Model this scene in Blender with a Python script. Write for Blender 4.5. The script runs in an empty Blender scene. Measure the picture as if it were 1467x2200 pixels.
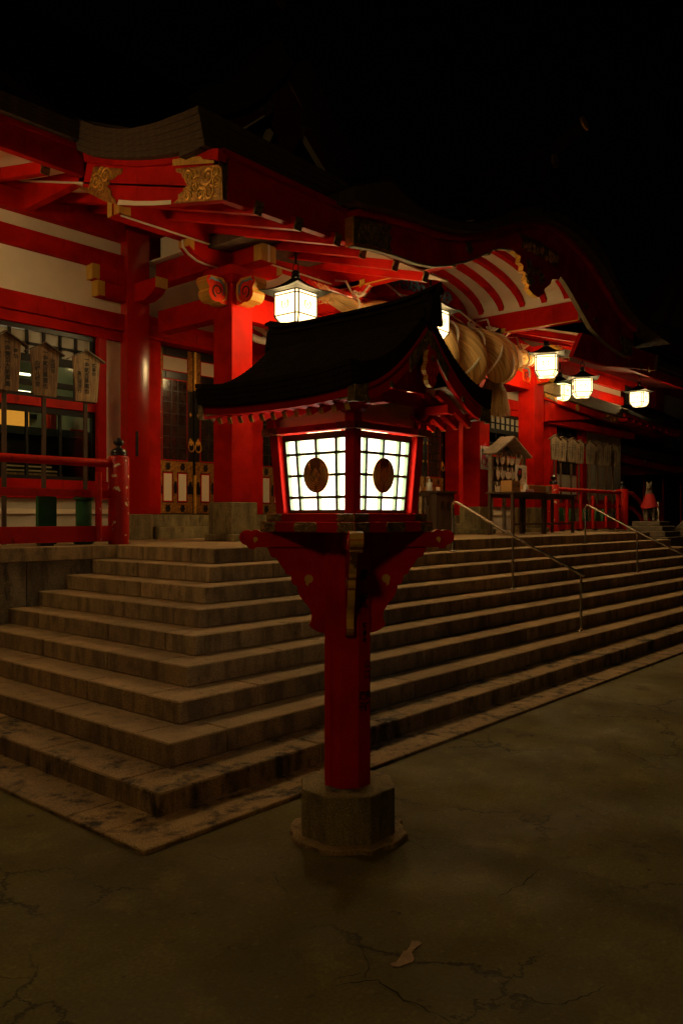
import bpy, bmesh, math, random
from mathutils import Vector
from math import sin, cos, pi, radians, sqrt
random.seed(7)
sc = bpy.context.scene
COL = sc.collection
# ------------------------------------------------------------------ camera, world, moon, exposure
A = 0.7142; F = 1744.0; H = 1.659; HOR = 1111.0
sa, ca = sin(A), cos(A)
cam = bpy.data.cameras.new('camera'); cam.sensor_fit = 'VERTICAL'; cam.sensor_height = 36; cam.sensor_width = 36
cam.lens = F / 2200 * 36; cam.shift_y = 11 / 2200; cam.clip_start = .05; cam.clip_end = 800
co = bpy.data.objects.new('camera', cam); COL.objects.link(co)
co.location = (0, 0, H); co.rotation_euler = (radians(90), 0, A - pi / 2); sc.camera = co
w = bpy.data.worlds.new('World'); sc.world = w; w.use_nodes = True
nt = w.node_tree; nt.nodes.clear()
sky = nt.nodes.new('ShaderNodeTexSky'); sky.sky_type = 'NISHITA'; sky.sun_disc = False
sky.sun_elevation = radians(3); sky.sun_rotation = radians(200)
bg = nt.nodes.new('ShaderNodeBackground'); bg.inputs[1].default_value = 0.00008
wo = nt.nodes.new('ShaderNodeOutputWorld'); nt.links.new(sky.outputs[0], bg.inputs[0]); nt.links.new(bg.outputs[0], wo.inputs[0])
sl = bpy.data.lights.new('moon', 'SUN'); sl.energy = 0.001; sl.angle = radians(.5); sl.color = (1, .95, .85)
so = bpy.data.objects.new('moon', sl); COL.objects.link(so); so.rotation_euler = (radians(50), 0, radians(-20)); so.location = (0, -5, 20)
vs = sc.view_settings; vs.view_transform = 'Standard'; vs.look = 'None'; vs.gamma = 1; vs.exposure = .7; vs.use_curve_mapping = False
sc.cycles.use_denoising = True
sc.cycles.sample_clamp_indirect = 4; sc.cycles.sample_clamp_direct = 1.8
sc.cycles.max_bounces = 6; sc.cycles.diffuse_bounces = 4
GLOW_HANG = 37.0      # hanging lanterns
GLOW_POST = 12.0       # the pillar lantern's glass
WARM = (1.0, .68, .28)
FLOOD = 500.0

# ------------------------------------------------------------------ materials
def _n(t, typ, **kw):
    n = t.nodes.new(typ)
    for k, v in kw.items(): setattr(n, k, v)
    return n
def mat(name, col, rough=.5, metal=0., var=.15, vscale=4., bump=0., bscale=40., col2=None, stretch=None, spec=.5,
        speck=None, worn=None, coat=0., rndtint=0., emit=None, estr=0., coord='Object', streak=None):
    m = bpy.data.materials.new(name); m.use_nodes = True; t = m.node_tree; b = t.nodes['Principled BSDF']
    b.inputs['Roughness'].default_value = rough; b.inputs['Metallic'].default_value = metal
    b.inputs['Specular IOR Level'].default_value = spec; b.inputs['Coat Weight'].default_value = coat; b.inputs['Coat Roughness'].default_value = .12
    if emit:
        b.inputs['Emission Color'].default_value = (*emit, 1); b.inputs['Emission Strength'].default_value = estr
    if coord == 'World':
        g = _n(t, 'ShaderNodeNewGeometry'); src = g.outputs['Position']
    else:
        tc = _n(t, 'ShaderNodeTexCoord'); src = tc.outputs[coord]
    if stretch:
        mp = _n(t, 'ShaderNodeMapping'); mp.inputs['Scale'].default_value = stretch
        t.links.new(src, mp.inputs[0]); src = mp.outputs[0]
    nz = _n(t, 'ShaderNodeTexNoise'); nz.inputs['Scale'].default_value = vscale; nz.inputs['Detail'].default_value = 6; nz.inputs['Roughness'].default_value = .65
    t.links.new(src, nz.inputs['Vector'])
    rp = _n(t, 'ShaderNodeValToRGB')
    c2 = col2 or tuple(c * (1 - var) for c in col)
    rp.color_ramp.elements[0].position = .35; rp.color_ramp.elements[1].position = .65
    rp.color_ramp.elements[0].color = (*c2, 1); rp.color_ramp.elements[1].color = (*[min(1, c * (1 + var * .4)) for c in col], 1)
    t.links.new(nz.outputs[0], rp.inputs[0]); out = rp.outputs[0]
    def mix(fac, a, bcol, typ='MIX'):
        x = _n(t, 'ShaderNodeMix', data_type='RGBA', blend_type=typ)
        if isinstance(fac, float): x.inputs[0].default_value = fac
        else: t.links.new(fac, x.inputs[0])
        t.links.new(a, x.inputs[6])
        if isinstance(bcol, tuple): x.inputs[7].default_value = (*bcol, 1)
        else: t.links.new(bcol, x.inputs[7])
        return x.outputs[2]
    if speck:
        for (c, sc_, lo, hi) in speck:
            s = _n(t, 'ShaderNodeTexNoise'); s.inputs['Scale'].default_value = sc_; s.inputs['Detail'].default_value = 2
            t.links.new(src, s.inputs['Vector'])
            r2 = _n(t, 'ShaderNodeMapRange'); r2.inputs[1].default_value = lo; r2.inputs[2].default_value = hi
            t.links.new(s.outputs[0], r2.inputs[0]); out = mix(r2.outputs[0], out, c)
    if worn:
        (c, sc_, lo, hi, zs) = worn
        mp = _n(t, 'ShaderNodeMapping'); mp.inputs['Scale'].default_value = (1, 1, zs); t.links.new(src, mp.inputs[0])
        s = _n(t, 'ShaderNodeTexNoise'); s.inputs['Scale'].default_value = sc_; s.inputs['Detail'].default_value = 8; s.inputs['Roughness'].default_value = .7
        t.links.new(mp.outputs[0], s.inputs['Vector'])
        r2 = _n(t, 'ShaderNodeMapRange'); r2.inputs[1].default_value = lo; r2.inputs[2].default_value = hi
        t.links.new(s.outputs[0], r2.inputs[0]); out = mix(r2.outputs[0], out, c)
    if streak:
        # soot run down upright faces, also painting the risers' shade into the colour
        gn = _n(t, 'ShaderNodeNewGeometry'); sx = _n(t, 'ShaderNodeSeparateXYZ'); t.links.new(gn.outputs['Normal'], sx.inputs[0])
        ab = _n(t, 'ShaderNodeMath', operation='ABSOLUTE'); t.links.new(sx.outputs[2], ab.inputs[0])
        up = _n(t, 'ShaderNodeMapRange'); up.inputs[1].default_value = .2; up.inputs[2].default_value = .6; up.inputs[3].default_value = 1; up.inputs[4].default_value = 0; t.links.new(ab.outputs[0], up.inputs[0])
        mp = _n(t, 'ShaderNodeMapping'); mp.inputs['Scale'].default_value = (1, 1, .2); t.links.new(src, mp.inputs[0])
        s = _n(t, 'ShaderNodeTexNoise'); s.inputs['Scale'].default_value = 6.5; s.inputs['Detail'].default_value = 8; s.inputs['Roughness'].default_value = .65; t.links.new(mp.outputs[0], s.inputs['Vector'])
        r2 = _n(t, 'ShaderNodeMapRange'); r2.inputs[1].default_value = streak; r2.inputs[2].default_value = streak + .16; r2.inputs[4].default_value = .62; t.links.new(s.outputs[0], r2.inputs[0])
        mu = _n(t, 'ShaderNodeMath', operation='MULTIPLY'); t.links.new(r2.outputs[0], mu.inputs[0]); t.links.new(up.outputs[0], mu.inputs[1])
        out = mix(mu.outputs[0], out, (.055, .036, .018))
    if rndtint:
        oi = _n(t, 'ShaderNodeObjectInfo'); r3 = _n(t, 'ShaderNodeMapRange')
        r3.inputs[3].default_value = 1 - rndtint; r3.inputs[4].default_value = 1 + rndtint * .6
        t.links.new(oi.outputs['Random'], r3.inputs[0])
        hs = _n(t, 'ShaderNodeHueSaturation'); t.links.new(r3.outputs[0], hs.inputs['Value']); t.links.new(out, hs.inputs['Color']); out = hs.outputs[0]
    t.links.new(out, b.inputs['Base Color'])
    if bump:
        s = _n(t, 'ShaderNodeTexNoise'); s.inputs['Scale'].default_value = bscale; s.inputs['Detail'].default_value = 5
        t.links.new(src, s.inputs['Vector'])
        bp = _n(t, 'ShaderNodeBump'); bp.inputs['Strength'].default_value = bump; bp.inputs['Distance'].default_value = .02
        t.links.new(s.outputs[0], bp.inputs['Height']); t.links.new(bp.outputs[0], b.inputs['Normal'])
    return m
RED = mat('red_lacquer', (.48, .009, .003), .6, spec=.04, var=.22, vscale=3, bump=.05, bscale=25, worn=((.20, .006, .003), 11, .58, .75, .18), speck=[((.30, .006, .002), 2.5, .45, .65)])
REDG = mat('glossy_red_lacquer', (.44, .011, .0035), .16, spec=.5, var=.15, vscale=2, bump=.10, bscale=2.0, coat=.5)
REDW = mat('worn_red_paint', (.46, .011, .004), .55, spec=.12, var=.25, vscale=3, bump=.1, bscale=20, worn=((.10, .012, .006), 7, .58, .7, .5))
REDCHIP = mat('chipped_red_paint', (.44, .011, .004), .45, spec=.2, var=.2, vscale=3, speck=[((.62, .5, .34), 15, .655, .67)])
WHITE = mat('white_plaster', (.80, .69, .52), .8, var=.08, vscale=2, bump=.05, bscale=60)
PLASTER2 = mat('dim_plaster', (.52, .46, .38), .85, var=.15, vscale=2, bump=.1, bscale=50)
YEL = mat('ochre_paint', (.55, .30, .035), .6, var=.18, vscale=12, stretch=(1, 1, .25), bump=.05)
GOLD = mat('gilt_metal', (.85, .47, .09), .3, .55, var=.3, vscale=15, bump=.3, bscale=50)
GOLDB = mat('gilt_ground', (.42, .20, .03), .4, .6, var=.5, vscale=25, bump=.5, bscale=45, col2=(.14, .06, .012))
GOLDD = mat('tarnished_brass', (.34, .21, .07), .42, .6, var=.5, vscale=20, bump=.5, bscale=55, col2=(.07, .05, .02))
RUST = mat('rusted_copper', (.30, .10, .03), .6, .7, var=.5, vscale=30, col2=(.12, .035, .012), bump=.3, bscale=60)
BRONZE = mat('bronze_crest', (.27, .14, .045), .4, .4, var=.3, vscale=20, bump=.15)
BRONZEL = mat('pale_bronze_relief', (.80, .50, .20), .35, .3, var=.3, vscale=20)  # raised crest lines in a paler bronze than the disc
BLACK = mat('black_lacquer', (.012, .010, .008), .3, var=.3, vscale=8)
IRON = mat('black_iron', (.010, .009, .008), .55, .0, spec=.2, var=.3, vscale=20)
ROOF = mat('dark_bark_roof', (.085, .052, .030), .9, var=.45, vscale=7, stretch=(1, 1, 6), bump=.7, bscale=30, spec=.2)
ROOFL = mat('dark_copper_roof', (.024, .014, .009), .85, var=.4, vscale=9, bump=.5, bscale=22, spec=.05)
ROOFB = mat('brown_bark_edge', (.12, .066, .018), .9, var=.4, vscale=8, stretch=(1, 1, 8), bump=.7, bscale=30)
GREENP = mat('green_paint_bars', (.045, .12, .03), .5, var=.2, vscale=10)
GREEN = mat('green_board', (.01, .09, .018), .6, var=.2, vscale=5)
WOOD = mat('weathered_wood', (.30, .165, .065), .75, var=.45, vscale=9, stretch=(6, 6, .7), bump=.35, bscale=40, col2=(.12, .06, .03))
WOODP = mat('pale_board', (.46, .30, .14), .7, var=.4, vscale=10, stretch=(7, 7, .6), bump=.3, bscale=40, col2=(.20, .11, .05))
WOODD = mat('dark_wood', (.085, .045, .022), .6, var=.4, vscale=8, stretch=(1, 1, .3), bump=.2)
WOODG = mat('grey_wood', (.26, .20, .14), .8, var=.3, vscale=8, bump=.2)
CARD = mat('cardboard', (.50, .26, .08), .8, var=.12, vscale=6)
INK = mat('black_ink', (.012, .009, .007), .6, var=.1)
STEEL = mat('stainless_steel', (.62, .56, .48), .22, 1., var=.1, vscale=30)
PAPER = mat('white_paper', (.75, .70, .64), .7, var=.05)
PINK = mat('pink_print', (.62, .06, .15), .6, var=.3, vscale=20)
REDC = mat('red_cloth', (.38, .006, .008), .8, var=.1)
PLASTIC = mat('white_plastic', (.75, .73, .7), .35, var=.05)
EMA = mat('white_votive_board', (.80, .70, .55), .6, var=.1, vscale=10, rndtint=.25)
EMAW = mat('bare_votive_board', (.55, .36, .15), .7, var=.2, vscale=12)
ROPEW = mat('white_cord', (.70, .63, .50), .8, var=.15, vscale=30, bump=.3, bscale=60)
PAINTM = mat('pale_paint_scrap', (.30, .19, .11), .8, var=.3, vscale=22, coord='World')
BLUE = mat('blue_paint', (.10, .22, .34), .5)
ORNG = mat('vermilion_paint', (.58, .03, .006), .6, spec=.08)
FOXS = mat('statue_stone', (.15, .115, .075), .9, var=.4, vscale=14, bump=.6, bscale=50)
TATAMI = mat('pale_green_wall', (.30, .34, .20), .9, var=.06)
# granite for the steps: pale grains, dark grains, soot streaks that also paint shade on upright faces
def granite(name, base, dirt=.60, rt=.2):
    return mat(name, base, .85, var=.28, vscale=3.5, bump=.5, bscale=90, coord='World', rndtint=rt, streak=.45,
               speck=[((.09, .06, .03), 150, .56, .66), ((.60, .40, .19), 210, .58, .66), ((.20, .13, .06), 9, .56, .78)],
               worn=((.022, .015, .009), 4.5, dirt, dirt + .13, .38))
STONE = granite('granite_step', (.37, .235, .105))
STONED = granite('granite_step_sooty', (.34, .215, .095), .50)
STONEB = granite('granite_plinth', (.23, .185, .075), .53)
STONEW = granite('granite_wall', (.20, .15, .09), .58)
def straw():
    m = mat('rice_straw', (.90, .60, .24), .85, var=.3, vscale=1, col2=(.34, .18, .05), coord='UV', stretch=(4, 55, 1), bump=1., bscale=1.6)
    return m
STRAW = straw()
STRAWT = mat('tassel_straw', (.46, .26, .085), .7, var=.4, vscale=30, stretch=(6, 6, 1))
STEELR = mat('dull_copper_sheet', (.03, .023, .018), .5, .3, spec=.2, var=.3, vscale=5)
def ground_mat():
    m = bpy.data.materials.new('old_concrete_paving'); m.use_nodes = True; t = m.node_tree; b = t.nodes['Principled BSDF']
    g = _n(t, 'ShaderNodeNewGeometry'); P = g.outputs['Position']
    def noise(s, d=6, r=.6, vec=None):
        n = _n(t, 'ShaderNodeTexNoise'); n.inputs['Scale'].default_value = s; n.inputs['Detail'].default_value = d; n.inputs['Roughness'].default_value = r
        t.links.new(vec or P, n.inputs['Vector']); return n
    def ramp(src, a, b_, ca_, cb_):
        r = _n(t, 'ShaderNodeValToRGB'); r.color_ramp.elements[0].position = a; r.color_ramp.elements[1].position = b_
        r.color_ramp.elements[0].color = (*ca_, 1); r.color_ramp.elements[1].color = (*cb_, 1); t.links.new(src, r.inputs[0]); return r.outputs[0]
    def rng(src, a, b_, c=0, d=1):
        r = _n(t, 'ShaderNodeMapRange'); r.inputs[1].default_value = a; r.inputs[2].default_value = b_; r.inputs[3].default_value = c; r.inputs[4].default_value = d
        t.links.new(src, r.inputs[0]); return r.outputs[0]
    def mix(f, a, c):
        x = _n(t, 'ShaderNodeMix', data_type='RGBA'); t.links.new(f, x.inputs[0]); t.links.new(a, x.inputs[6])
        if isinstance(c, tuple): x.inputs[7].default_value = (*c, 1)
        else: t.links.new(c, x.inputs[7])
        return x.outputs[2]
    base = ramp(noise(1.1, 8, .65).outputs[0], .35, .68, (.085, .068, .016), (.165, .137, .034))
    base = mix(rng(noise(3.2, 6, .6).outputs[0], .55, .72, 0, .7), base, (.20, .168, .045))
    base = mix(rng(noise(2.1, 7, .7).outputs[0], .60, .72, 0, .85), base, (.055, .036, .014))
    base = mix(rng(noise(60, 3, .6).outputs[0], .35, .65, 0, .4), base, (.045, .034, .012))
    base = mix(rng(noise(26, 4, .6).outputs[0], .60, .70, 0, .22), base, (.30, .25, .10))
    base = mix(rng(noise(9, 3, .5).outputs[0], .70, .74, 0, .8), base, (.045, .03, .018))
    # fine cracks: edges of a warped cell pattern, kept only in patches
    wv = _n(t, 'ShaderNodeVectorMath', operation='MULTIPLY_ADD'); nn = noise(2.6, 6, .7)
    t.links.new(nn.outputs['Color'], wv.inputs[0]); wv.inputs[1].default_value = (.55, .55, 0); t.links.new(P, wv.inputs[2])
    vo = _n(t, 'ShaderNodeTexVoronoi', feature='DISTANCE_TO_EDGE'); vo.inputs['Scale'].default_value = .95; t.links.new(wv.outputs[0], vo.inputs['Vector'])
    line = rng(vo.outputs['Distance'], .002, .012, 1, 0); mask = rng(noise(.9, 3, .5).outputs[0], .49, .58, 0, .75)
    mu = _n(t, 'ShaderNodeMath', operation='MULTIPLY'); t.links.new(line, mu.inputs[0]); t.links.new(mask, mu.inputs[1])
    base = mix(mu.outputs[0], base, (.02, .014, .008))
    t.links.new(base, b.inputs['Base Color'])
    t.links.new(rng(noise(1.7).outputs[0], .3, .7, .62, .95), b.inputs['Roughness']); b.inputs['Specular IOR Level'].default_value = .25
    bp = _n(t, 'ShaderNodeBump'); bp.inputs['Strength'].default_value = .5; bp.inputs['Distance'].default_value = .012
    hn = noise(38, 8, .7); sb = _n(t, 'ShaderNodeMath', operation='SUBTRACT'); t.links.new(hn.outputs[0], sb.inputs[0]); t.links.new(mu.outputs[0], sb.inputs[1])
    t.links.new(sb.outputs[0], bp.inputs['Height']); t.links.new(bp.outputs[0], b.inputs['Normal'])
    return m
GROUND = ground_mat()
GLASSP = mat('lit_milk_glass', (.8, .75, .65), .5, var=.03, vscale=3, emit=(1, .86, .66), estr=GLOW_POST)
GLASSH = mat('bright_lamp_glass', (.8, .78, .7), .5, var=.02, emit=WARM, estr=GLOW_HANG)
GLASSG = mat('yellowish_lamp_glass', (.8, .8, .6), .5, var=.02, emit=(.9, .8, .28), estr=5.0)
REFLGLOW = mat('reflection_glow', (.8, .8, .8), .5, emit=(1, .9, .6), estr=6)  # glow colour for strips that stand in for reflections in the left window
AMBER = mat('golden_screen_glow', (.6, .3, .05), .6, var=.4, vscale=9, emit=(1, .42, .05), estr=.5)  # the screen's own glow stands in for room light on it
LROOF = mat('dark_lantern_roof', (.006, .006, .005), .7, spec=.08)  # near-black, dull iron for the lantern roofs
TANP = mat('dull_tan_paint', (.20, .15, .09), .8, var=.2)
REDDK = mat('dark_red_paint', (.13, .006, .004), .7, var=.3)  # darker red for the upper gable and right wing soffit
WOODO = mat('old_grey_board', (.20, .135, .075), .8, var=.45, vscale=9, stretch=(6, 6, .7), bump=.3, bscale=40, col2=(.07, .045, .028), rndtint=.3)
MILK = mat('frosted_pane', (.34, .31, .24), .35, var=.2, vscale=3)
DARKG = mat('dark_window_glass', (.03, .018, .012), .12, var=.5, vscale=6)
VOID = mat('dark_interior', (.02, .012, .01), .8)

# ------------------------------------------------------------------ pixels of the survey turned into points on known planes
def _q(u): return (u - 733.5) / F
def onY(u, v, Y):
    q = _q(u); X = Y * (ca + q * sa) / (sa - q * ca); d = X * ca + Y * sa
    return (X, H + (HOR - v) * d / F)
def onX(u, v, X):
    q = _q(u); Y = X * (sa - q * ca) / (ca + q * sa); d = X * ca + Y * sa
    return (Y, H + (HOR - v) * d / F)
def onZ(u, v, Z):
    d = F * (H - Z) / (v - HOR); r = _q(u) * d
    return (d * ca + r * sa, d * sa - r * ca)

# ------------------------------------------------------------------ mesh builder
class MB:
    def __init__(s): s.v = []; s.f = []; s.m = []; s.uv = {}
    def add(s, vs_, fs, mi=0):
        o = len(s.v); s.v += [tuple(p) for p in vs_]
        for k, f in enumerate(fs):
            s.f.append([i + o for i in f]); s.m.append(mi[k] if isinstance(mi, list) else mi)
        return s
    def box(s, x0, y0, z0, x1, y1, z1, mi=0):
        return s.add([(x0, y0, z0), (x1, y0, z0), (x1, y1, z0), (x0, y1, z0), (x0, y0, z1), (x1, y0, z1), (x1, y1, z1), (x0, y1, z1)],
                     [(0, 3, 2, 1), (4, 5, 6, 7), (0, 1, 5, 4), (1, 2, 6, 5), (2, 3, 7, 6), (3, 0, 4, 7)], mi)
    def hexa(s, p, mi=0): return s.add(p, [(0, 3, 2, 1), (4, 5, 6, 7), (0, 1, 5, 4), (1, 2, 6, 5), (2, 3, 7, 6), (3, 0, 4, 7)], mi)
    def beam(s, a, b, wd, ht, mi=0):
        a, b = Vector(a), Vector(b); d = (b - a).normalized(); up = Vector((0, 0, 1))
        if abs(d.z) > .95: up = Vector((0, 1, 0))
        sd = d.cross(up).normalized(); up = sd.cross(d).normalized(); P = []
        for e in (a, b):
            for (i, j) in ((-1, -1), (1, -1), (1, 1), (-1, 1)): P.append(e + sd * i * wd / 2 + up * j * ht / 2)
        return s.add(P, [(0, 1, 2, 3), (7, 6, 5, 4), (0, 4, 5, 1), (1, 5, 6, 2), (2, 6, 7, 3), (3, 7, 4, 0)], mi)
    def prism(s, poly, axis, a0, a1, mi=0, mside=None):
        # axis: 'x' poly (y,z); 'y' poly (x,z); 'z' poly (x,y); or (origin,u,v,n)
        n = len(poly)
        def P(p, a):
            if axis == 'x': return (a, p[0], p[1])
            if axis == 'y': return (p[0], a, p[1])
            if axis == 'z': return (p[0], p[1], a)
            o, u, v, nn = axis
            return tuple(o[i] + u[i] * p[0] + v[i] * p[1] + nn[i] * a for i in range(3))
        V = [P(p, a0) for p in poly] + [P(p, a1) for p in poly]
        fs = [tuple(range(n)), tuple(range(2 * n - 1, n - 1, -1))] + [(i, (i + 1) % n, n + (i + 1) % n, n + i) for i in range(n)]
        ms = mi if mside is None else mside
        return s.add(V, fs, [mi, mi] + [ms] * n)
    def tube(s, path, r, n=8, mi=0, caps=True, closed=False, uvs=False):
        path = [Vector(p) for p in path]; N = len(path); rs = r if isinstance(r, list) else [r] * N
        o = len(s.v); prev = None
        for i, p in enumerate(path):
            if closed: t = (path[(i + 1) % N] - path[i - 1])
            else: t = path[min(i + 1, N - 1)] - path[max(i - 1, 0)]
            t.normalize()
            if prev is None:
                prev = t.orthogonal().normalized()
            prev = (prev - t * prev.dot(t))
            if prev.length < 1e-6: prev = t.orthogonal()
            prev.normalize(); b = t.cross(prev)
            for k in range(n):
                a = 2 * pi * k / n; s.v.append(tuple(p + (prev * cos(a) + b * sin(a)) * rs[i]))
        M = N if closed else N - 1
        for i in range(M):
            for k in range(n):
                a_ = o + i * n + k; b_ = o + i * n + (k + 1) % n; j = (i + 1) % N
                c_ = o + j * n + (k + 1) % n; d_ = o + j * n + k
                if uvs: s.uv[len(s.f)] = [(i / M, k / n), (i / M, (k + 1) / n), ((i + 1) / M, (k + 1) / n), ((i + 1) / M, k / n)]
                s.f.append([a_, b_, c_, d_]); s.m.append(mi)
        if caps and not closed:
            s.f.append([o + k for k in range(n)][::-1]); s.m.append(mi); s.f.append([o + (N - 1) * n + k for k in range(n)]); s.m.append(mi)
        return s
    def lathe(s, prof, c=(0, 0, 0), n=16, mi=0, rot=0., uvs=False):
        o = len(s.v)
        for (r, z) in prof:
            for k in range(n):
                a = 2 * pi * k / n + rot; s.v.append((c[0] + r * cos(a), c[1] + r * sin(a), c[2] + z))
        for i in range(len(prof) - 1):
            for k in range(n):
                if uvs: s.uv[len(s.f)] = [(i / len(prof), k / n), (i / len(prof), (k + 1) / n), ((i + 1) / len(prof), (k + 1) / n), ((i + 1) / len(prof), k / n)]
                s.f.append([o + i * n + k, o + i * n + (k + 1) % n, o + (i + 1) * n + (k + 1) % n, o + (i + 1) * n + k]); s.m.append(mi)
        s.f.append([o + k for k in range(n)][::-1]); s.m.append(mi); s.f.append([o + (len(prof) - 1) * n + k for k in range(n)]); s.m.append(mi)
        return s
    def sheet(s, rows, th=None, mi=0):
        # rows: list of equal-length point rows; th: thickness downward (closed solid)
        R, C = len(rows), len(rows[0]); o = len(s.v)
        for r in rows: s.v += [tuple(p) for p in r]
        for i in range(R - 1):
            for j in range(C - 1):
                s.f.append([o + i * C + j, o + i * C + j + 1, o + (i + 1) * C + j + 1, o + (i + 1) * C + j]); s.m.append(mi)
        if th:
            o2 = len(s.v)
            for r in rows: s.v += [(p[0], p[1], p[2] - th) for p in r]
            for i in range(R - 1):
                for j in range(C - 1):
                    s.f.append([o2 + i * C + j, o2 + (i + 1) * C + j, o2 + (i + 1) * C + j + 1, o2 + i * C + j + 1]); s.m.append(mi)
            ring = [j for j in range(C)] + [i * C + C - 1 for i in range(1, R)] + [(R - 1) * C + j for j in range(C - 2, -1, -1)] + [i * C for i in range(R - 2, 0, -1)]
            for a, b in zip(ring, ring[1:] + ring[:1]):
                s.f.append([o + a, o2 + a, o2 + b, o + b]); s.m.append(mi)
        return s
ORG = {}
def obj(name, mb, mats, parent=None, base=(0, 0, 0), bevel=0., smooth=False, label=None, seg=1):
    if not isinstance(mats, (list, tuple)): mats = [mats]
    me = bpy.data.meshes.new(name)
    xs = [p[0] for p in mb.v]; ys = [p[1] for p in mb.v]; zs = [p[2] for p in mb.v]
    c = Vector(((min(xs) + max(xs)) / 2, (min(ys) + max(ys)) / 2, min(zs)))
    me.from_pydata([(p[0] - c.x, p[1] - c.y, p[2] - c.z) for p in mb.v], [], mb.f)
    for i, p in enumerate(me.polygons): p.material_index = mb.m[i]
    if mb.uv:
        ul = me.uv_layers.new(name='UVMap')
        for i, p in enumerate(me.polygons):
            if i in mb.uv:
                for li, uv in zip(p.loop_indices, mb.uv[i]): ul.data[li].uv = uv
    bm = bmesh.new(); bm.from_mesh(me)
    bmesh.ops.recalc_face_normals(bm, faces=bm.faces)
    if bevel:
        es = [e for e in bm.edges if len(e.link_faces) == 2 and e.calc_face_angle(0) > .5]
        bmesh.ops.bevel(bm, geom=es, offset=bevel, segments=seg, affect='EDGES', profile=.5, clamp_overlap=True)
    if smooth:
        for f in bm.faces: f.smooth = True
        for e in bm.edges:
            if len(e.link_faces) == 2 and e.calc_face_angle(0) > .65: e.smooth = False
    bm.to_mesh(me); bm.free()
    for m in mats: me.materials.append(m)
    o = bpy.data.objects.new(name, me); COL.objects.link(o)
    wl = Vector(base) + c; ORG[o] = wl
    if parent: o.parent = parent; o.location = wl - ORG[parent]
    else: o.location = wl
    if label: o['label'] = label
    return o
def thing(name, label, cat, loc=(0, 0, 0), group=None):
    o = bpy.data.objects.new(name, None); COL.objects.link(o); o.empty_display_size = .1
    o.location = loc; ORG[o] = Vector(loc); o['label'] = label; o['category'] = cat
    if group: o['group'] = group
    return o
def tag(o, label, cat, group=None, kind=None):
    if label: o['label'] = label
    if cat: o['category'] = cat
    if group: o['group'] = group
    if kind: o['kind'] = kind
    return o
def dup(root, loc, rz=None, label=None, group=None, scale=None):
    r = root.copy(); COL.objects.link(r); r.location = loc
    if rz is not None: r.rotation_euler = (0, 0, rz)
    if scale: r.scale = (scale,) * 3
    if label: r['label'] = label
    if group: r['group'] = group
    for ch in list(root.children):
        c = ch.copy(); COL.objects.link(c); c.parent = r
        for g in ch.children:
            d = g.copy(); COL.objects.link(d); d.parent = c
    return r
_tc = {}
def glyphs(lines, size, mt, parent, base, origin, u, v, n, name='inscription', step=1.08, depth=.0015):
    """vertical writing: lines = [(x, y_top, text, size_factor)] in the plane (origin,u,v)"""
    mb = MB()
    for (x, y, txt, sf) in lines:
        for k, ch in enumerate(txt):
            if ch not in _tc:
                c = bpy.data.curves.new('t', 'FONT'); c.body = ch; c.resolution_u = 2; c.size = 1; c.offset = .026
                o = bpy.data.objects.new('t', c); COL.objects.link(o); bpy.context.view_layer.update()
                me = bpy.data.meshes.new_from_object(o.evaluated_get(bpy.context.evaluated_depsgraph_get()))
                _tc[ch] = ([(p.co.x - .5, p.co.y - .4) for p in me.vertices], [tuple(p.vertices) for p in me.polygons])
                bpy.data.objects.remove(o); bpy.data.curves.remove(c); bpy.data.meshes.remove(me)
            V, Fs = _tc[ch]; s_ = size * sf
            cx_, cy_ = x, y - s_ * step * (k + .5)
            P = []
            for (a, b) in V:
                a = a * s_ + cx_; b = b * s_ + cy_
                P.append(tuple(origin[i] + u[i] * a + v[i] * b + n[i] * depth for i in range(3)))
            mb.add(P, Fs)
    o = obj(name, mb, mt, parent, base); o['kind'] = 'stuff'
    return o
def spiral(c, r, turns, u, v, o, n=0., sgn=1, a0=0., steps=22):
    out = []
    for i in range(steps + 1):
        t = i / steps; a = a0 + sgn * turns * 2 * pi * t; rr = r * (1 - t * .85)
        out.append(tuple(o[k] + u[k] * (c[0] + rr * cos(a)) + v[k] * (c[1] + rr * sin(a)) for k in range(3)))
    return out
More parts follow.
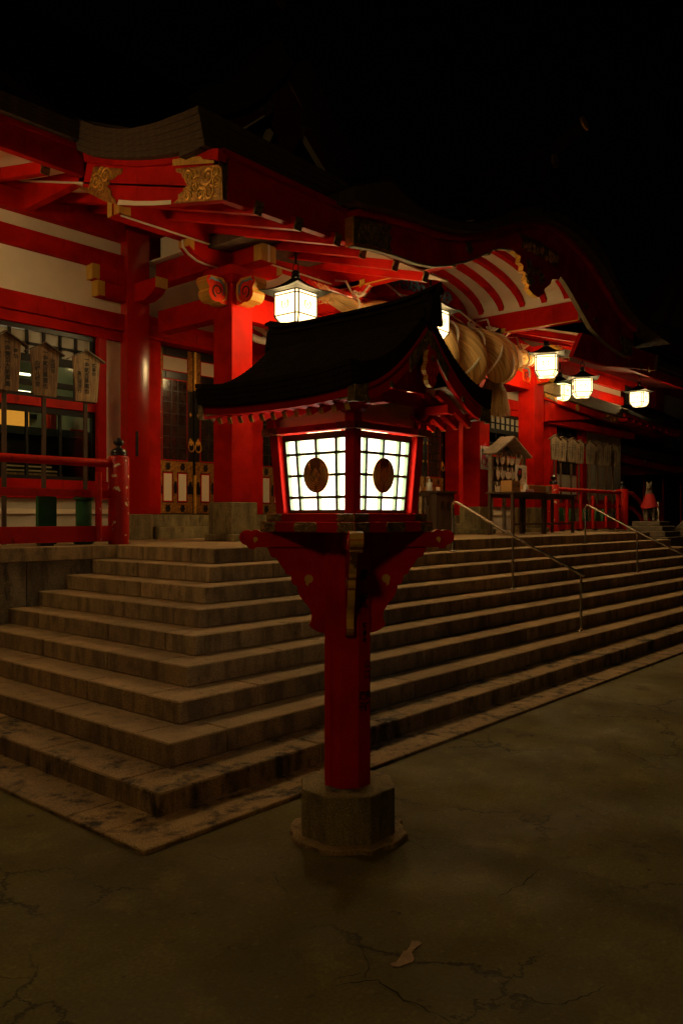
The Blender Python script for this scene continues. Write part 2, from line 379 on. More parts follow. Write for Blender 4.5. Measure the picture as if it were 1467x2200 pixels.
def gilt_plate(poly, axis, a0, a1, parent, m=None, swirl=8, tr=.008, seed=1, base=(0, 0, 0), label=None):
    """flat fitting cut to an outline, with raised scrolls on its outer face (a0 side)"""
    m = m or GOLD
    p = obj('gilt_fitting', MB().prism(poly, axis, a0, a1), GOLDB if m is GOLD else m, parent, base, bevel=min(.006, tr * .6), label=label)
    rnd = random.Random(seed); xs = [q_[0] for q_ in poly]; zs = [q_[1] for q_ in poly]; mb = MB()
    def inside(x, z):
        c = False; j = len(poly) - 1
        for i in range(len(poly)):
            xi, zi = poly[i]; xj, zj = poly[j]
            if (zi > z) != (zj > z) and x < (xj - xi) * (z - zi) / (zj - zi) + xi: c = not c
            j = i
        return c
    def pt(x, z):
        if axis == 'x': return (a0, x, z)
        if axis == 'y': return (x, a0, z)
        o, u, v, nn = axis
        return tuple(o[i] + u[i] * x + v[i] * z + nn[i] * a0 for i in range(3))
    W, Hh = max(xs) - min(xs), max(zs) - min(zs); k = 0; tries = 0; cs = []
    while k < swirl and tries < 900:
        tries += 1; r = rnd.uniform(.10, .22) * min(W, Hh)
        x = rnd.uniform(min(xs), max(xs)); z = rnd.uniform(min(zs), max(zs))
        if not all(inside(x + r * cos(a), z + r * sin(a)) for a in (0, 1.57, 3.14, 4.71, .8, 2.4, 3.9, 5.5)): continue
        if any((x - a) ** 2 + (z - b) ** 2 < ((r + c) * .72) ** 2 for a, b, c in cs): continue
        cs.append((x, z, r)); a_0 = rnd.uniform(0, 6.28); sg = rnd.choice((-1, 1)); path = []
        for i in range(19):
            t = i / 18; aa = a_0 + sg * 1.6 * 2 * pi * t; rr = r * (1 - t * .8); path.append(pt(x + rr * cos(aa), z + rr * sin(aa)))
        mb.tube(path, [tr * (1.0 - .3 * i / 18) for i in range(19)], 5); k += 1
        for q2 in range(2):     # leaf tails
            aa = a_0 + rnd.uniform(-1, 1); path = []
            for i in range(7):
                t = i / 6; rr = r * (1 + .7 * t); b2 = aa + sg * -.9 * t; xx, zz = x + rr * cos(b2), z + rr * sin(b2)
                if inside(xx, zz): path.append(pt(xx, zz))
            if len(path) > 3: mb.tube(path, [tr * (1 - .8 * i / (len(path) - 1)) for i in range(len(path))], 5)
    if mb.v: obj('scrollwork', mb, m, p, base, smooth=True)['kind'] = 'stuff'
    return p

# ================================================================== GROUND
g = MB(); g.sheet([[(-60, -60, 0), (90, -60, 0)], [(-60, 120, 0), (90, 120, 0)]])
gr = tag(obj('ground', g, GROUND), 'old olive brown concrete paving with cracks, in front of the stone steps', None, kind='structure')
CRK = mat('dark_crack', (.012, .008, .005), .95, var=.2)  # one dark colour for the crack strips
def crack(pts, wd, seed):
    rnd = random.Random(seed); P = [Vector((*onZ(u, v, 0), 0)) for u, v in pts]; path = []
    for a, b in zip(P, P[1:]):
        L = (b - a).length; n = max(2, int(L / .022)); nn = Vector((-(b - a).y, (b - a).x, 0)).normalized()
        for i in range(n): path.append(a.lerp(b, i / n) + nn * rnd.uniform(-1, 1) * .009)
    path.append(P[-1]); m = MB(); N = len(path); V = []
    for i, p in enumerate(path):
        t = (path[min(i + 1, N - 1)] - path[max(i - 1, 0)]).normalized(); nn = Vector((-t.y, t.x, 0))
        k = wd * (.25 + .75 * sin(pi * (i + .6) / (N + .2))) * rnd.uniform(.35, 1.3)
        V += [p + nn * k + Vector((0, 0, .0025)), p - nn * k + Vector((0, 0, .0025))]
    m.add(V, [(2 * i, 2 * i + 1, 2 * i + 3, 2 * i + 2) for i in range(N - 1)])
    obj('crack', m, CRK, gr)
for i, (pts, wd) in enumerate([([(722, 2122), (755, 2112), (785, 2108), (810, 2107), (840, 2128), (868, 2150), (905, 2163), (935, 2182), (975, 2205)], .0035),
                               ([(785, 2108), (792, 2075), (783, 2050), (768, 2032)], .002), ([(1075, 1928), (1092, 1913), (1122, 1902), (1138, 1884), (1158, 1868)], .0032),
                               ([(1075, 2134), (1110, 2136), (1150, 2150), (1185, 2160), (1225, 2154), (1262, 2140), (1300, 2118)], .0025),
                               ([(1318, 1588), (1334, 1612), (1372, 1628), (1412, 1652), (1460, 1655)], .0028), ([(1385, 1567), (1430, 1577), (1467, 1586)], .003),
                               ([(720, 2108), (745, 2098), (775, 2092)], .002), ([(590, 1872), (598, 1898), (622, 1918)], .002), ([(440, 1834), (470, 1843), (492, 1850)], .002),
                               ([(0, 2100), (45, 2104), (70, 2096)], .002), ([(1205, 1708), (1260, 1738), (1312, 1762), (1330, 1768)], .0018), ([(865, 1805), (890, 1812), (920, 1826)], .0022),
                               ([(1192, 1678), (1240, 1680), (1290, 1690), (1340, 1693)], .0015), ([(1130, 1818), (1180, 1822), (1215, 1832)], .0015)]): crack(pts, wd, i)
sc_px = [(884, 2022), (903, 2025), (905, 2030), (892, 2038), (884, 2048), (889, 2062), (886, 2069), (872, 2073), (858, 2078), (840, 2077), (838, 2072), (850, 2069), (856, 2062), (862, 2052), (866, 2046), (874, 2044), (880, 2034)]
rnd = random.Random(3); pl = []
for (u1, v1), (u2, v2) in zip(sc_px, sc_px[1:] + sc_px[:1]):
    for t in (0, .33, .66): pl.append(onZ(u1 + (u2 - u1) * t + rnd.uniform(-1, 1), v1 + (v2 - v1) * t + rnd.uniform(-.7, .7), 0))
obj('paint_scrap', MB().prism(pl, 'z', .001, .004), PAINTM, gr)

# ================================================================== STONE STEPS
T, RZ, X1, Y1, YW, XR = .3136, .15, 2.683, 3.647, 7.82, 19.30
stair = thing('stone_staircase', 'wide worn granite steps climbing from two sides to the shrine platform', 'staircase', (X1, Y1, 0))
first = {1: [1.31, .72], 2: [.47, 1.15], 3: [.72, 1.2], 4: [.95, 1.1], 5: [1.19, .9], 6: [1.34, 1.1], 7: [.61, 1.05], 8: [.83, 1.1], 9: [.55, 1.1]}
rnd = random.Random(11)
def block(x0, y0, z0, x1, y1, z1, chip=True):
    m = MB().box(x0 + .0065, y0 + .0018, z0, x1 - .0065, y1 - .0018, z1)
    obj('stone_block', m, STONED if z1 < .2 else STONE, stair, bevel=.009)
def run(a, b, pre, lo=.82, hi=1.22):
    out = []; x = a
    for p in pre:
        if x + p < b - .3: out.append((x, x + p)); x += p
    while x < b - 1e-6:
        L = rnd.uniform(lo, hi); e = x + L
        if b - e < .45: e = b
        out.append((x, min(e, b))); x = min(e, b)
    return out
for k in range(1, 10):
    x0, y0, xr = X1 + (k - 1) * T, Y1 + (k - 1) * T, XR - (k - 1) * T
    zb, zt = (k - 1) * RZ, k * RZ; dp = T + .045
    j = lambda: rnd.uniform(-.0012, .0012)
    for a, b in run(x0, xr, first[k]): block(a, y0 + j(), zb, b, y0 + dp, zt + j())
    for a, b in run(y0 + dp, YW, [rnd.uniform(.55, 1.0)]):
        block(x0 + j(), a + .0065, zb, x0 + dp, b - .0065, zt + j()); block(xr - dp, a + .0065, zb, xr + j(), b - .0065, zt + j())
# flat kerb course round the foot
x0, y0, xr = X1 - T, Y1 - T, XR + T
for a, b in run(x0, xr, [1.5, 1.2]):
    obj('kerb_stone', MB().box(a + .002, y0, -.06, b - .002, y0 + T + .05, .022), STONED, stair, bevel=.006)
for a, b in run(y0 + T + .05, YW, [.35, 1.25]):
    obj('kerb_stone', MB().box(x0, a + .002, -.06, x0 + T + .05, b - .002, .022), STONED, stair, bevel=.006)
# platform
plat = tag(obj('platform', MB().box(X1 + 8 * T + .36, Y1 + 8 * T + .36, 1.15, XR - 8 * T - .36, 12.5, 1.349).box(-14, YW + .36, 1.15, X1 + 8 * T + .36, 12.5, 1.349).box(XR - 8 * T - .36, YW + .36, 1.15, 24.5, 12.5, 1.349), STONE),
           'stone platform carrying the shrine behind the steps', None, kind='structure')
for a, b in [(-4 + i * 1.27, -2.73 + i * 1.27) for i in range(7)] + [(4.89, X1 + 8 * T - .002)]:
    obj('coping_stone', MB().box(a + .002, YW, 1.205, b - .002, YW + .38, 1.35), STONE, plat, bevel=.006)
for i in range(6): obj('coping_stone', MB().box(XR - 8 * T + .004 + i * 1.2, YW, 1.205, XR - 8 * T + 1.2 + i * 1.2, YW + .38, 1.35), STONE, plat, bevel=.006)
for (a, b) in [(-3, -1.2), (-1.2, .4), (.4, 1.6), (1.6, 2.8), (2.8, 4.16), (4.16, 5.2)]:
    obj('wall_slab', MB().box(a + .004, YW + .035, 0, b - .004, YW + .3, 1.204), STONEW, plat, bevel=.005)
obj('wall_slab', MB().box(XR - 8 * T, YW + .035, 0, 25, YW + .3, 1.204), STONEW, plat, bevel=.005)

# ================================================================== PILLAR LANTERN
LC = (3.246, 2.774, 0)
def octa(ap, z0=None):
    R = ap / cos(pi / 8); return [(R * cos(pi / 8 + i * pi / 4), R * sin(pi / 8 + i * pi / 4)) for i in range(8)]
s2 = sqrt(.5)
def build_lantern():
    L = thing('pillar_lantern', 'tall red wooden lantern on octagonal post, lit, at the left corner of the steps', 'lantern', LC)
    P = lambda name, mb, m, par=None, **k: obj(name, mb, m, par or L, LC, **k)
    rnd = random.Random(5)
    # footing: broken, low
    R = .325; ft = []
    for i in range(40):
        a = 2 * pi * i / 40; rr = R * cos(pi / 8) / cos(((a + pi / 8) % (pi / 4)) - pi / 8) * rnd.uniform(.95, 1.03); ft.append((rr * cos(a), rr * sin(a)))
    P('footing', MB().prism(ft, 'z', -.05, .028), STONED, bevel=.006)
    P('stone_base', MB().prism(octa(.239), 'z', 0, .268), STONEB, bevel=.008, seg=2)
    P('post', MB().prism(octa(.117), 'z', .268, 1.583), RED, bevel=.003)
    # cover boards with a groove on the side faces of the post
    for sx, sy in ((-1, 0), (1, 0)):
        P('corner_strip', MB().box(sx * .1175 - .003, .012, .269, sx * .1175 + .003, .049, 1.581), RED, bevel=.001)
    # writing on the right-hand face (normal -Y)
    u, v, n = (1, 0, 0), (0, 0, 1), (0, -1, 0); o = (0, -.117, 0)
    glyphs([(-.004, 1.40, '奉', 1.25), (-.004, 1.275, '献', 1.25), (0, 1.12, '広島市', .55), (.022, .93, '山口', .8), (.022, .765, '源護', .8), (-.022, .77, '政子', .8)],
           .062, INK, L, LC, o, u, v, n, step=1.12)
    # crossing beams with cloud-shaped noses and bracket boards under them, in the diagonal directions
    prof = [(.10, 1.500), (.418, 1.500)]
    px = [(145, 385), (180, 395), (212, 445), (240, 480), (247, 505), (285, 520), (288, 560), (300, 582), (325, 590), (330, 620), (345, 660), (372, 700), (400, 730), (422, 768), (432, 800), (428, 840), (412, 868), (425, 885), (450, 905), (480, 920), (520, 928)]
    for (a, b) in px:
        U, V = 540 + .3 * a, 1080 + .3 * b; d = 4.27
        prof.append((-(U - 733.5) / F * d + .03, H - (V - HOR) * d / F))
    prof.append((.10, prof[-1][1]))
    nose = [(0, 1.502), (.475, 1.502), (.485, 1.494), (.505, 1.493), (.517, 1.500), (.525, 1.513), (.545, 1.520), (.558, 1.535), (.563, 1.555), (.557, 1.574), (.545, 1.586), (.528, 1.592), (.512, 1.592), (.497, 1.586), (.487, 1.592), (.472, 1.594), (.459, 1.588), (.452, 1.581), (0, 1.581)]
    for i, (dx, dy) in enumerate(((-1, -1), (1, -1), (-1, 1), (1, 1))):
        uu = (dx * s2, dy * s2, 0); nn = (-dy * s2, dx * s2, 0); vv = (0, 0, 1); ax = ((0, 0, 0), uu, vv, nn)
        lab = 'ochre-edged bracket board' if i == 0 else None
        P('bracket_board', MB().prism(prof, ax, -.02, .02, 0, 1), [RED, YEL], bevel=.0015)
        be = P('beam_nose', MB().prism([(max(x, .03), z) for x, z in nose], ax, -.034, .034, 0, 1), [RED, YEL], bevel=.002)
        for (cx_, cz_, r_, off) in ((.2025, 1.337, .0225, .0203), (.478, 1.545, .0115, .0343)):
            for sd in (-1, 1):
                com = [(cx_ + r_ * cos(a), cz_ + r_ * sin(a)) for a in [radians(t) for t in range(-50, 241, 18)]]
                com += [(cx_ - r_ * .55, cz_ - r_ * 1.0), (cx_ - r_ * .35, cz_ - r_ * 1.35), (cx_ + r_ * .05, cz_ - r_ * 1.85), (cx_ + r_ * .55, cz_ - r_ * 1.35)][::1]
                com = com[:17] + [(cx_ + .1 * r_, cz_ - r_ * 1.1), (cx_ + .05 * r_, cz_ - 1.85 * r_), (cx_ + .75 * r_, cz_ - 1.2 * r_)]
                P('comma_inlay', MB().prism(com, ax, sd * (off - .001), sd * (off + .0015)), YEL)
    # trays
    def ring_tray(s, z0, z1, nm, plates, th):
        b = P(nm, MB().box(-s, -s, z0, s, s, z1), RED, bevel=.003)
        h = (z1 - z0)
        for f in range(4):
            uu = [(1, 0, 0), (0, -1, 0), (-1, 0, 0), (0, 1, 0)][f]; nn = [(0, -1, 0), (-1, 0, 0), (0, 1, 0), (1, 0, 0)][f]
            for (c, wd, end) in plates:
                poly = []
                zm = (z0 + z1) / 2; a, b_ = c - wd / 2, c + wd / 2; e = .012
                L_ = [(a, z1 - .002), (a, z0 + .002)] if end == 'L' else [(a + e, z1 - .002), (a, zm + .6 * h / 2), (a + e * 1.1, zm), (a, zm - .6 * h / 2), (a + e, z0 + .002)]
                R_ = [(b_, z0 + .002), (b_, z1 - .002)] if end == 'R' else [(b_ - e, z0 + .002), (b_, zm - .6 * h / 2), (b_ - e * 1.1, zm), (b_, zm + .6 * h / 2), (b_ - e, z1 - .002)]
                if end == 'C':
                    L_ = [(a + e, z1 - .002), (a + e * .3, zm + .3 * h), (a, zm), (a + e * .3, zm - .3 * h), (a + e, z0 + .002)]
                    R_ = [(b_ - e, z0 + .002), (b_ - e * .3, zm - .3 * h), (b_, zm), (b_ - e * .3, zm + .3 * h), (b_ - e, z1 - .002)]
                gilt_plate(L_ + R_, ((0, 0, 0), uu, (0, 0, 1), nn), s + .003, s - .001, L, GOLDD, 7, .0028, int(c * 100) + f * 7 + int(z0 * 99), base=LC)
        return b
    ring_tray(.32, 1.583, 1.636, 'lower_tray', [(-.262, .114, 'L'), (0, .16, 'C'), (.262, .114, 'R')], .003)
    ring_tray(.298, 1.6365, 1.6775, 'upper_tray', [(-.24, .114, 'L'), (.24, .114, 'R')], .003)
    zb, zt, sb, st = 1.6778, 2.083, .264, .288
    # corner posts (lean outward) and side panels
    for dx, dy in ((-1, -1), (1, -1), (1, 1), (-1, 1)):
        wq = .058; p = []
        for s_, z in ((sb, zb), (st, zt)):
            x0_, x1_ = sorted((dx * s_, dx * (s_ - wq))); y0_, y1_ = sorted((dy * s_, dy * (s_ - wq)))
            p += [(x0_, y0_, z), (x1_, y0_, z), (x1_, y1_, z), (x0_, y1_, z)]
        P('corner_post', MB().hexa(p), RED, bevel=.003)
        P('corner_block', MB().box(dx * .27 - .03, dy * .27 - .03, 2.115, dx * .27 + .03, dy * .27 + .03, 2.19), RED, bevel=.003)
    lab = ['right-hand lattice window with crossed quill crest', 'left-hand lattice window with four diamond crest', None, None]
    for f in range(4):
        uu = Vector([(1, 0, 0), (0, -1, 0), (-1, 0, 0), (0, 1, 0)][f]); nn = Vector([(0, -1, 0), (-1, 0, 0), (0, 1, 0), (1, 0, 0)][f])
        def pt(x, t, off):  # x in -1..1 across, t 0..1 up
            s_ = sb + (st - sb) * t; hw = s_ - .058; z = zb + (zt - zb) * t
            return uu * (x * hw) + nn * (s_ - .044 + off) + Vector((0, 0, z))
        gl = P('glass_pane', MB().add([pt(-1, 0, -.016), pt(1, 0, -.016), pt(1, 1, -.016), pt(-1, 1, -.016), pt(-1, 0, -.022), pt(1, 0, -.022), pt(1, 1, -.022), pt(-1, 1, -.022)],
                                      [(0, 1, 2, 3), (4, 7, 6, 5), (0, 4, 5, 1), (1, 5, 6, 2), (2, 6, 7, 3), (3, 7, 4, 0)]), GLASSP)
        fr = P('lattice_frame', MB(), [GREENP, IRON]) if False else None
        def bar(x0_, x1_, t0, t1, dz=0):
            p = []
            for off in (.004 + dz, -.0155):
                p += [pt(x0_, t0, off), pt(x1_, t0, off), pt(x1_, t1, off), pt(x0_, t1, off)]
            return MB().add(p, [(0, 1, 2, 3), (4, 7, 6, 5), (0, 4, 5, 1), (1, 5, 6, 2), (2, 6, 7, 3), (3, 7, 4, 0)], [1, 0, 0, 0, 0, 0])
        GI = [GREENP, GREENBK]  # plain green on the sides, darkened backlit green on the front
        fm = MB()
        for args in ((-1, -.91, 0, 1), (.91, 1, 0, 1), (-.91, .91, 0, .045), (-.91, .91, .915, 1)):
            b_ = bar(*args, .004); fm.add(b_.v, b_.f, b_.m)
        fr = P('lattice_frame', fm, GI, label=lab[f])
        for x in (-.60, 0, .60): obj('lattice_bar', bar(x - .038, x + .038, .045, .915), GI, fr, LC)
        for t in (.20, .475, .745): obj('lattice_bar', bar(-.91, .91, t - .017, t + .017, .001), GI, fr, LC)
        # crest disc
        c = pt(0, .475, .010); up = (pt(0, 1, 0) - pt(0, 0, 0)).normalized(); nrm = uu.cross(up).normalized() * -1
        nrm = nn.copy(); nrm = (nrm - up * nrm.dot(up)).normalized()
        ax = (tuple(c), tuple(uu), tuple(up), tuple(nrm))
        el = [(.086 * cos(a), .089 * sin(a)) for a in [2 * pi * i / 32 for i in range(32)]]
        cr = P('crest_disc', MB().prism(el, ax, -.006, .004), BRONZE, bevel=.002, label='bronze oval crest')
        m = MB()
        def T3(x, y, h=.0045): return tuple(c + uu * x + up * y + nrm * h)
        for k in range(4):
            r0 = .074 - k * .0105
            for sg in (-1, 1):
                m.tube([T3(sg * r0 * sin(a), -.002 - r0 * 1.0 * cos(a)) for a in [radians(t) for t in range(8, 150 - k * 6, 9)]], .0030, 5)
                m.tube([T3(sg * (r0 * sin(radians(150 - k * 6)) + .001 * q_), -.002 - r0 * 1.0 * cos(radians(150 - k * 6)) + .003 * q_) for q_ in range(4)], .003, 5)
        if f != 0:
            for (x, y) in ((0, .016), (-.020, -.008), (.020, -.008), (0, -.032)):
                for r_ in (.0155, .007):
                    m.tube([T3(x + r_, y), T3(x, y + r_ * 1.15), T3(x - r_, y), T3(x, y - r_ * 1.15)], .0028, 5, closed=True)
        else:
            for kk in range(-2, 3):
                m.tube([T3(-.03 + kk * .006, .03 + kk * .008), T3(.03 + kk * .006, -.03 + kk * .008)], .0014, 5); m.tube([T3(.03 + kk * .006, .03 - kk * .008), T3(-.03 + kk * .006, -.03 - kk * .008)], .0014, 5)
        obj('crest_relief', m, BRONZEL, cr, LC, smooth=True)
    # top rail, frieze, wall plates
    s_ = .315
    for f in range(4):
        if f % 2 == 0: b_ = MB().box(-s_, (-1 if f == 0 else 1) * s_ - (0 if f == 0 else .05), 2.0835, s_, (-1 if f == 0 else 1) * s_ + (.05 if f == 0 else 0), 2.115)
        else: b_ = MB().box((-1 if f == 1 else 1) * s_ - (0 if f == 1 else .05), -s_ + .0505, 2.0835, (-1 if f == 1 else 1) * s_ + (.05 if f == 1 else 0), s_ - .0505, 2.115)
        P('top_rail', b_, RED, bevel=.002)
    for dx in (-1, 1):
        for dy in (-1, 1):
            a, b_ = (dx * (s_ + .002), dx * (s_ - .115)); c_, d_ = (dy * (s_ + .002), dy * (s_ - .052))
            P('rusted_corner_plate', MB().box(min(a, b_), min(c_, d_), 2.082, max(a, b_), max(c_, d_), 2.1165), RUST, bevel=.001)
            c_, d_ = (dy * (s_ - .0535), dy * (s_ - .115)); a, b_ = (dx * (s_ + .002), dx * (s_ - .052))
            P('rusted_corner_plate', MB().box(min(a, b_), min(c_, d_), 2.082, max(a, b_), max(c_, d_), 2.1165), RUST, bevel=.001)
    for f in range(4):
        b_ = [MB().box(-.24, -.262, 2.1155, .24, -.25, 2.30), MB().box(-.262, -.24, 2.1155, -.25, .24, 2.19), MB().box(-.24, .25, 2.1155, .24, .262, 2.30), MB().box(.25, -.24, 2.1155, .262, .24, 2.19)][f]
        P('frieze_panel', b_, WHITE)
    for dx in (-1, 1):       # wall plate under the rafters, and boat-shaped brackets
        P('wall_plate', MB().box(dx * .27 - .03, -.47, 2.19, dx * .27 + .03, .47, 2.235), RED, bevel=.003)
        for dy in (-1, 1):
            br = [(-.075, 2.19), (-.07, 2.175), (-.045, 2.162), (.045, 2.162), (.07, 2.175), (.075, 2.19)]
            P('bracket_arm', MB().prism([(dy * .27 + a, z) for a, z in br], 'x', dx * .27 - .024, dx * .27 + .024), RED, bevel=.002)
            P('bracket_arm', MB().prism([(dx * .27 + a, z) for a, z in br], 'y', dy * .27 - .0235, dy * .27 + .0235), RED, bevel=.002)
    for dy in (-1, 1):
        P('tie_beam', MB().box(-.45, dy * .30 - .03, 2.236, .45, dy * .30 + .03, 2.295), RED, bevel=.003)
    # roof
    g_, e_ = .517, .577
    def rz(x):  # underside line of the bark, by distance from ridge
        t = min(1, abs(x) / e_); return 2.205 + .395 * (1 - t) ** 1.75 + .012 * max(0, t - .8) * 5 * (t - .8)
    def up_(y): return .028 * (abs(y) / g_) ** 3
    nx = 26
    for sg in (-1, 1):
        m = MB(); rows = []; N = 22
        th = lambda t: .105 - .035 * (1 - t)
        for j in range(9):
            y = -g_ + 2 * g_ * j / 8; row = []
            for i in range(N + 1):
                t = i / N; x = .02 + (e_ - .02) * t
                zt_ = rz(x) + up_(y) * t + th(t)
                if i: row.append((sg * x, y, zt_ + .0045))
                row.append((sg * (x + .0006), y, zt_))
            rows.append(row)
        m.sheet(rows)
        # bottom and closing edge
        bot = []
        for j in range(9):
            y = -g_ + 2 * g_ * j / 8; bot.append([(sg * (.02 + (e_ - .02) * i / N), y, rz(.02 + (e_ - .02) * i / N) + up_(y) * (i / N)) for i in range(N + 1)])
        m.sheet(bot)
        C = len(rows[0]); o1 = 0; o2 = 9 * C; B = N + 1
        for j in range(8):
            m.f.append([o1 + j * C + C - 1, o1 + (j + 1) * C + C - 1, o2 + (j + 1) * B + B - 1, o2 + j * B + B - 1]); m.m.append(0)
        for jj in (0, 8):
            m.f.append([o1 + jj * C + i for i in range(C)] + [o2 + jj * B + i for i in range(B - 1, -1, -1)]); m.m.append(0)
        P('roof_slope', m, ROOFL)
        # layered eave edge courses
        for q_ in range(4):
            rr = []
            for j in range(9):
                y = -g_ - .004 + 2 * (g_ + .004) * j / 8; z = rz(e_) + up_(y) + .004 + q_ * .026
                rr.append([(sg * (e_ - .05), y, z + .0245), (sg * (e_ + .003 + q_ * .0035), y, z + .0245)])
            P('eave_course', MB().sheet(rr, .0235), ROOFL)
        # eave board (red) under the bark + rafters with ochre ends
        P('eave_board', MB().sheet([[(sg * (e_ - .115), y, rz(e_) + up_(y) - .001), (sg * (e_ - .022), y, rz(e_) + up_(y) - .001)] for y in [-g_ + .012 + (2 * g_ - .024) * j / 8 for j in range(9)]], .040), RED)
        for j in range(12):
            y = -.43 + .86 * j / 11; a = Vector((sg * .20, y, 2.262 + .03)); b_ = Vector((sg * (e_ - .075), y, 2.146 + .5 * up_(y)))
            r_ = P('rafter', MB().beam(a, b_, .026, .034), RED, bevel=.001)
            dr = (b_ - a).normalized(); obj('rafter_end', MB().beam(b_, b_ + dr * .004, .0265, .0345), YEL, r_, LC)
        P('soffit_board', MB().sheet([[(sg * .2, -g_ + .03, 2.318), (sg * (e_ - .03), -g_ + .03, 2.186)], [(sg * .2, g_ - .03, 2.318), (sg * (e_ - .03), g_ - .03, 2.186)]], .008), WHITE)
    # gable boards
    for yy, sg2 in ((-g_ + .012, -1), (g_ - .012, 1)):
        for sg in (-1, 1):
            top = [(sg * x, rz(x) + up_(g_) * x / e_ - .001) for x in [e_ * (.01 + .965 * i / 14) for i in range(15)]]
            bw = lambda t: .085 - .02 * t
            bot = [(sg * x, rz(x) + up_(g_) * x / e_ - .004 - bw(x / e_)) for x in [e_ * (.01 + .965 * i / 14) for i in range(15)]][::-1]
            P('gable_board', MB().prism(top + bot, 'y', yy - .012, yy + .012), RED, bevel=.002)
            P('gable_fillet', MB().prism([(x, z + .0) for x, z in top] + [(x, z - .018) for x, z in top[::-1]], 'y', yy - .020, yy - .0125), RED)
            # corner cap and apex plate
            tt = [(sg * x, rz(x) + up_(g_) * x / e_ - .0) for x in (e_ * .80, e_ * .86, e_ * .93, e_ * .978)]
            poly = tt + [(x, z - bw(.9) - .008) for x, z in tt[::-1]]
            poly = poly[:-1] + [(poly[-1][0] + sg * .012, poly[-1][1] + .02), (poly[0][0] + sg * .018, poly[0][1] - .035)]
            yo = yy + sg2 * .0165
            gilt_plate(poly, 'y', yo + sg2 * .005, yo - sg2 * .004, L, GOLDD, 6, .0025, 3 + sg, base=LC)
            P('corner_cap', MB().box(sg * e_ * .978 - .004, yy - .018, rz(e_) + up_(g_) - .075, sg * e_ * .978 + .006, yy + .018, rz(e_) + up_(g_) + .0), GOLDD, bevel=.001)
            ap = [(sg * x, rz(x) - .02) for x in (.0, .05, .10, .165)] + [(sg * x, rz(x) - .02 - .075) for x in (.155, .125, .12, .08, .04, .0)]
            gilt_plate(ap, 'y', yo + sg2 * .004, yo - sg2 * .004, L, GOLDD, 5, .0025, 9 + sg, base=LC)
            for xx in (.30, .47):
                zc = rz(xx) - .05
                P('boss', MB().prism([(sg * xx + .015 * cos(a), zc + .015 * sin(a)) for a in [2 * pi * i / 14 for i in range(14)]], 'y', yo - .003 * 0 + sg2 * .006, yo - sg2 * .002), GOLDD, bevel=.002)
        # pendant: ochre-edged trefoil with flower
        pd = [(0, 2.47), (.03, 2.465), (.042, 2.43), (.036, 2.405), (.050, 2.39), (.056, 2.365), (.044, 2.345), (.034, 2.34), (.038, 2.32), (.028, 2.298), (.008, 2.288), (0, 2.287)]
        pd = pd + [(-x, z) for x, z in pd[-2:0:-1]]
        pn = P('gable_pendant', MB().prism(pd, 'y', yy + sg2 * .035, yy + sg2 * .006, 0, 1), [RED, YEL], bevel=.002)
        fl = MB()
        for k in range(6):
            a = k * pi / 3 + .5; fl.tube([(0, yy + sg2 * .037, 2.425), (.017 * cos(a), yy + sg2 * .037, 2.425 + .017 * sin(a))], .003, 5)
        obj('flower_relief', fl, GOLDD, pn, LC)
        m = MB()
        for (x, z, r_) in ((.026, 2.366, .015), (-.026, 2.366, .015), (0, 2.322, .016)):
            m.tube([(x + r_ * cos(a), yy + sg2 * .036, z + r_ * sin(a)) for a in [2 * pi * i / 12 for i in range(12)]], .0022, 5, closed=True)
        obj('ring_relief', m, ORNG, pn, LC)
        # gable fill behind
        P('gable_infill', MB().prism([(-.40, 2.296), (.40, 2.296), (.2, 2.42), (.05, 2.56), (-.05, 2.56), (-.2, 2.42)], 'y', sg2 * .35 - .008, sg2 * .35 + .008), RED)
        P('king_post', MB().box(-.03, sg2 * .33 - .03, 2.296, .03, sg2 * .33 + .03, 2.52), RED)
    P('ridge_beam', MB().box(-.03, -.46, 2.52, .03, .46, 2.575), RED)
    # ridge: layered box, ends with upturned horn
    for q_, (hw, z0, z1, ex) in enumerate([(.066, 2.595, 2.64, .0), (.052, 2.6405, 2.675, .004), (.058, 2.6755, 2.69, .008), (.046, 2.6905, 2.715, .006)]):
        rows = []
        for j in range(13):
            y = (-g_ - .02 - ex) + 2 * (g_ + .02 + ex) * j / 12; d = .015 * (abs(y) / g_) ** 4
            rows.append([(-hw, y, z1 + d), (hw, y, z1 + d)])
        P('ridge_course', MB().sheet(rows, z1 - z0), ROOFL)
    rows = []
    for j in range(17):
        y = (-g_ - .06) + 2 * (g_ + .06) * j / 16; d = .022 * (abs(y) / g_) ** 5; hw = .062 if abs(y) < g_ else .045
        rows.append([(-hw, y, 2.722 + d), (0, y, 2.742 + d * 1.1), (hw, y, 2.722 + d)])
    P('ridge_cap', MB().sheet(rows, .016), ROOFL)
    for sg2 in (-1, 1):
        P('ridge_end', MB().prism([(-.066, 2.585), (.066, 2.585), (.060, 2.63), (.050, 2.70), (.030, 2.733), (-.030, 2.733), (-.050, 2.70), (-.060, 2.63)], 'y', sg2 * (g_ + .02), sg2 * (g_ + .045)), ROOFL, bevel=.006)
        P('ridge_horn', MB().tube([(0, sg2 * (g_ + .0), 2.735), (0, sg2 * (g_ + .045), 2.745), (0, sg2 * (g_ + .065), 2.765 if sg2 < 0 else 2.75), (.0, sg2 * (g_ + .07), 2.785 if sg2 < 0 else 2.76)], [.024, .021, .015, .006], 8), ROOFL)
    return L
GREENBK = mat('green_bars_backlit_shade', (.035, .05, .018), .5, var=.3, vscale=14)  # bar fronts darker than their sides: backlit shade put into the colour
LANT = build_lantern()
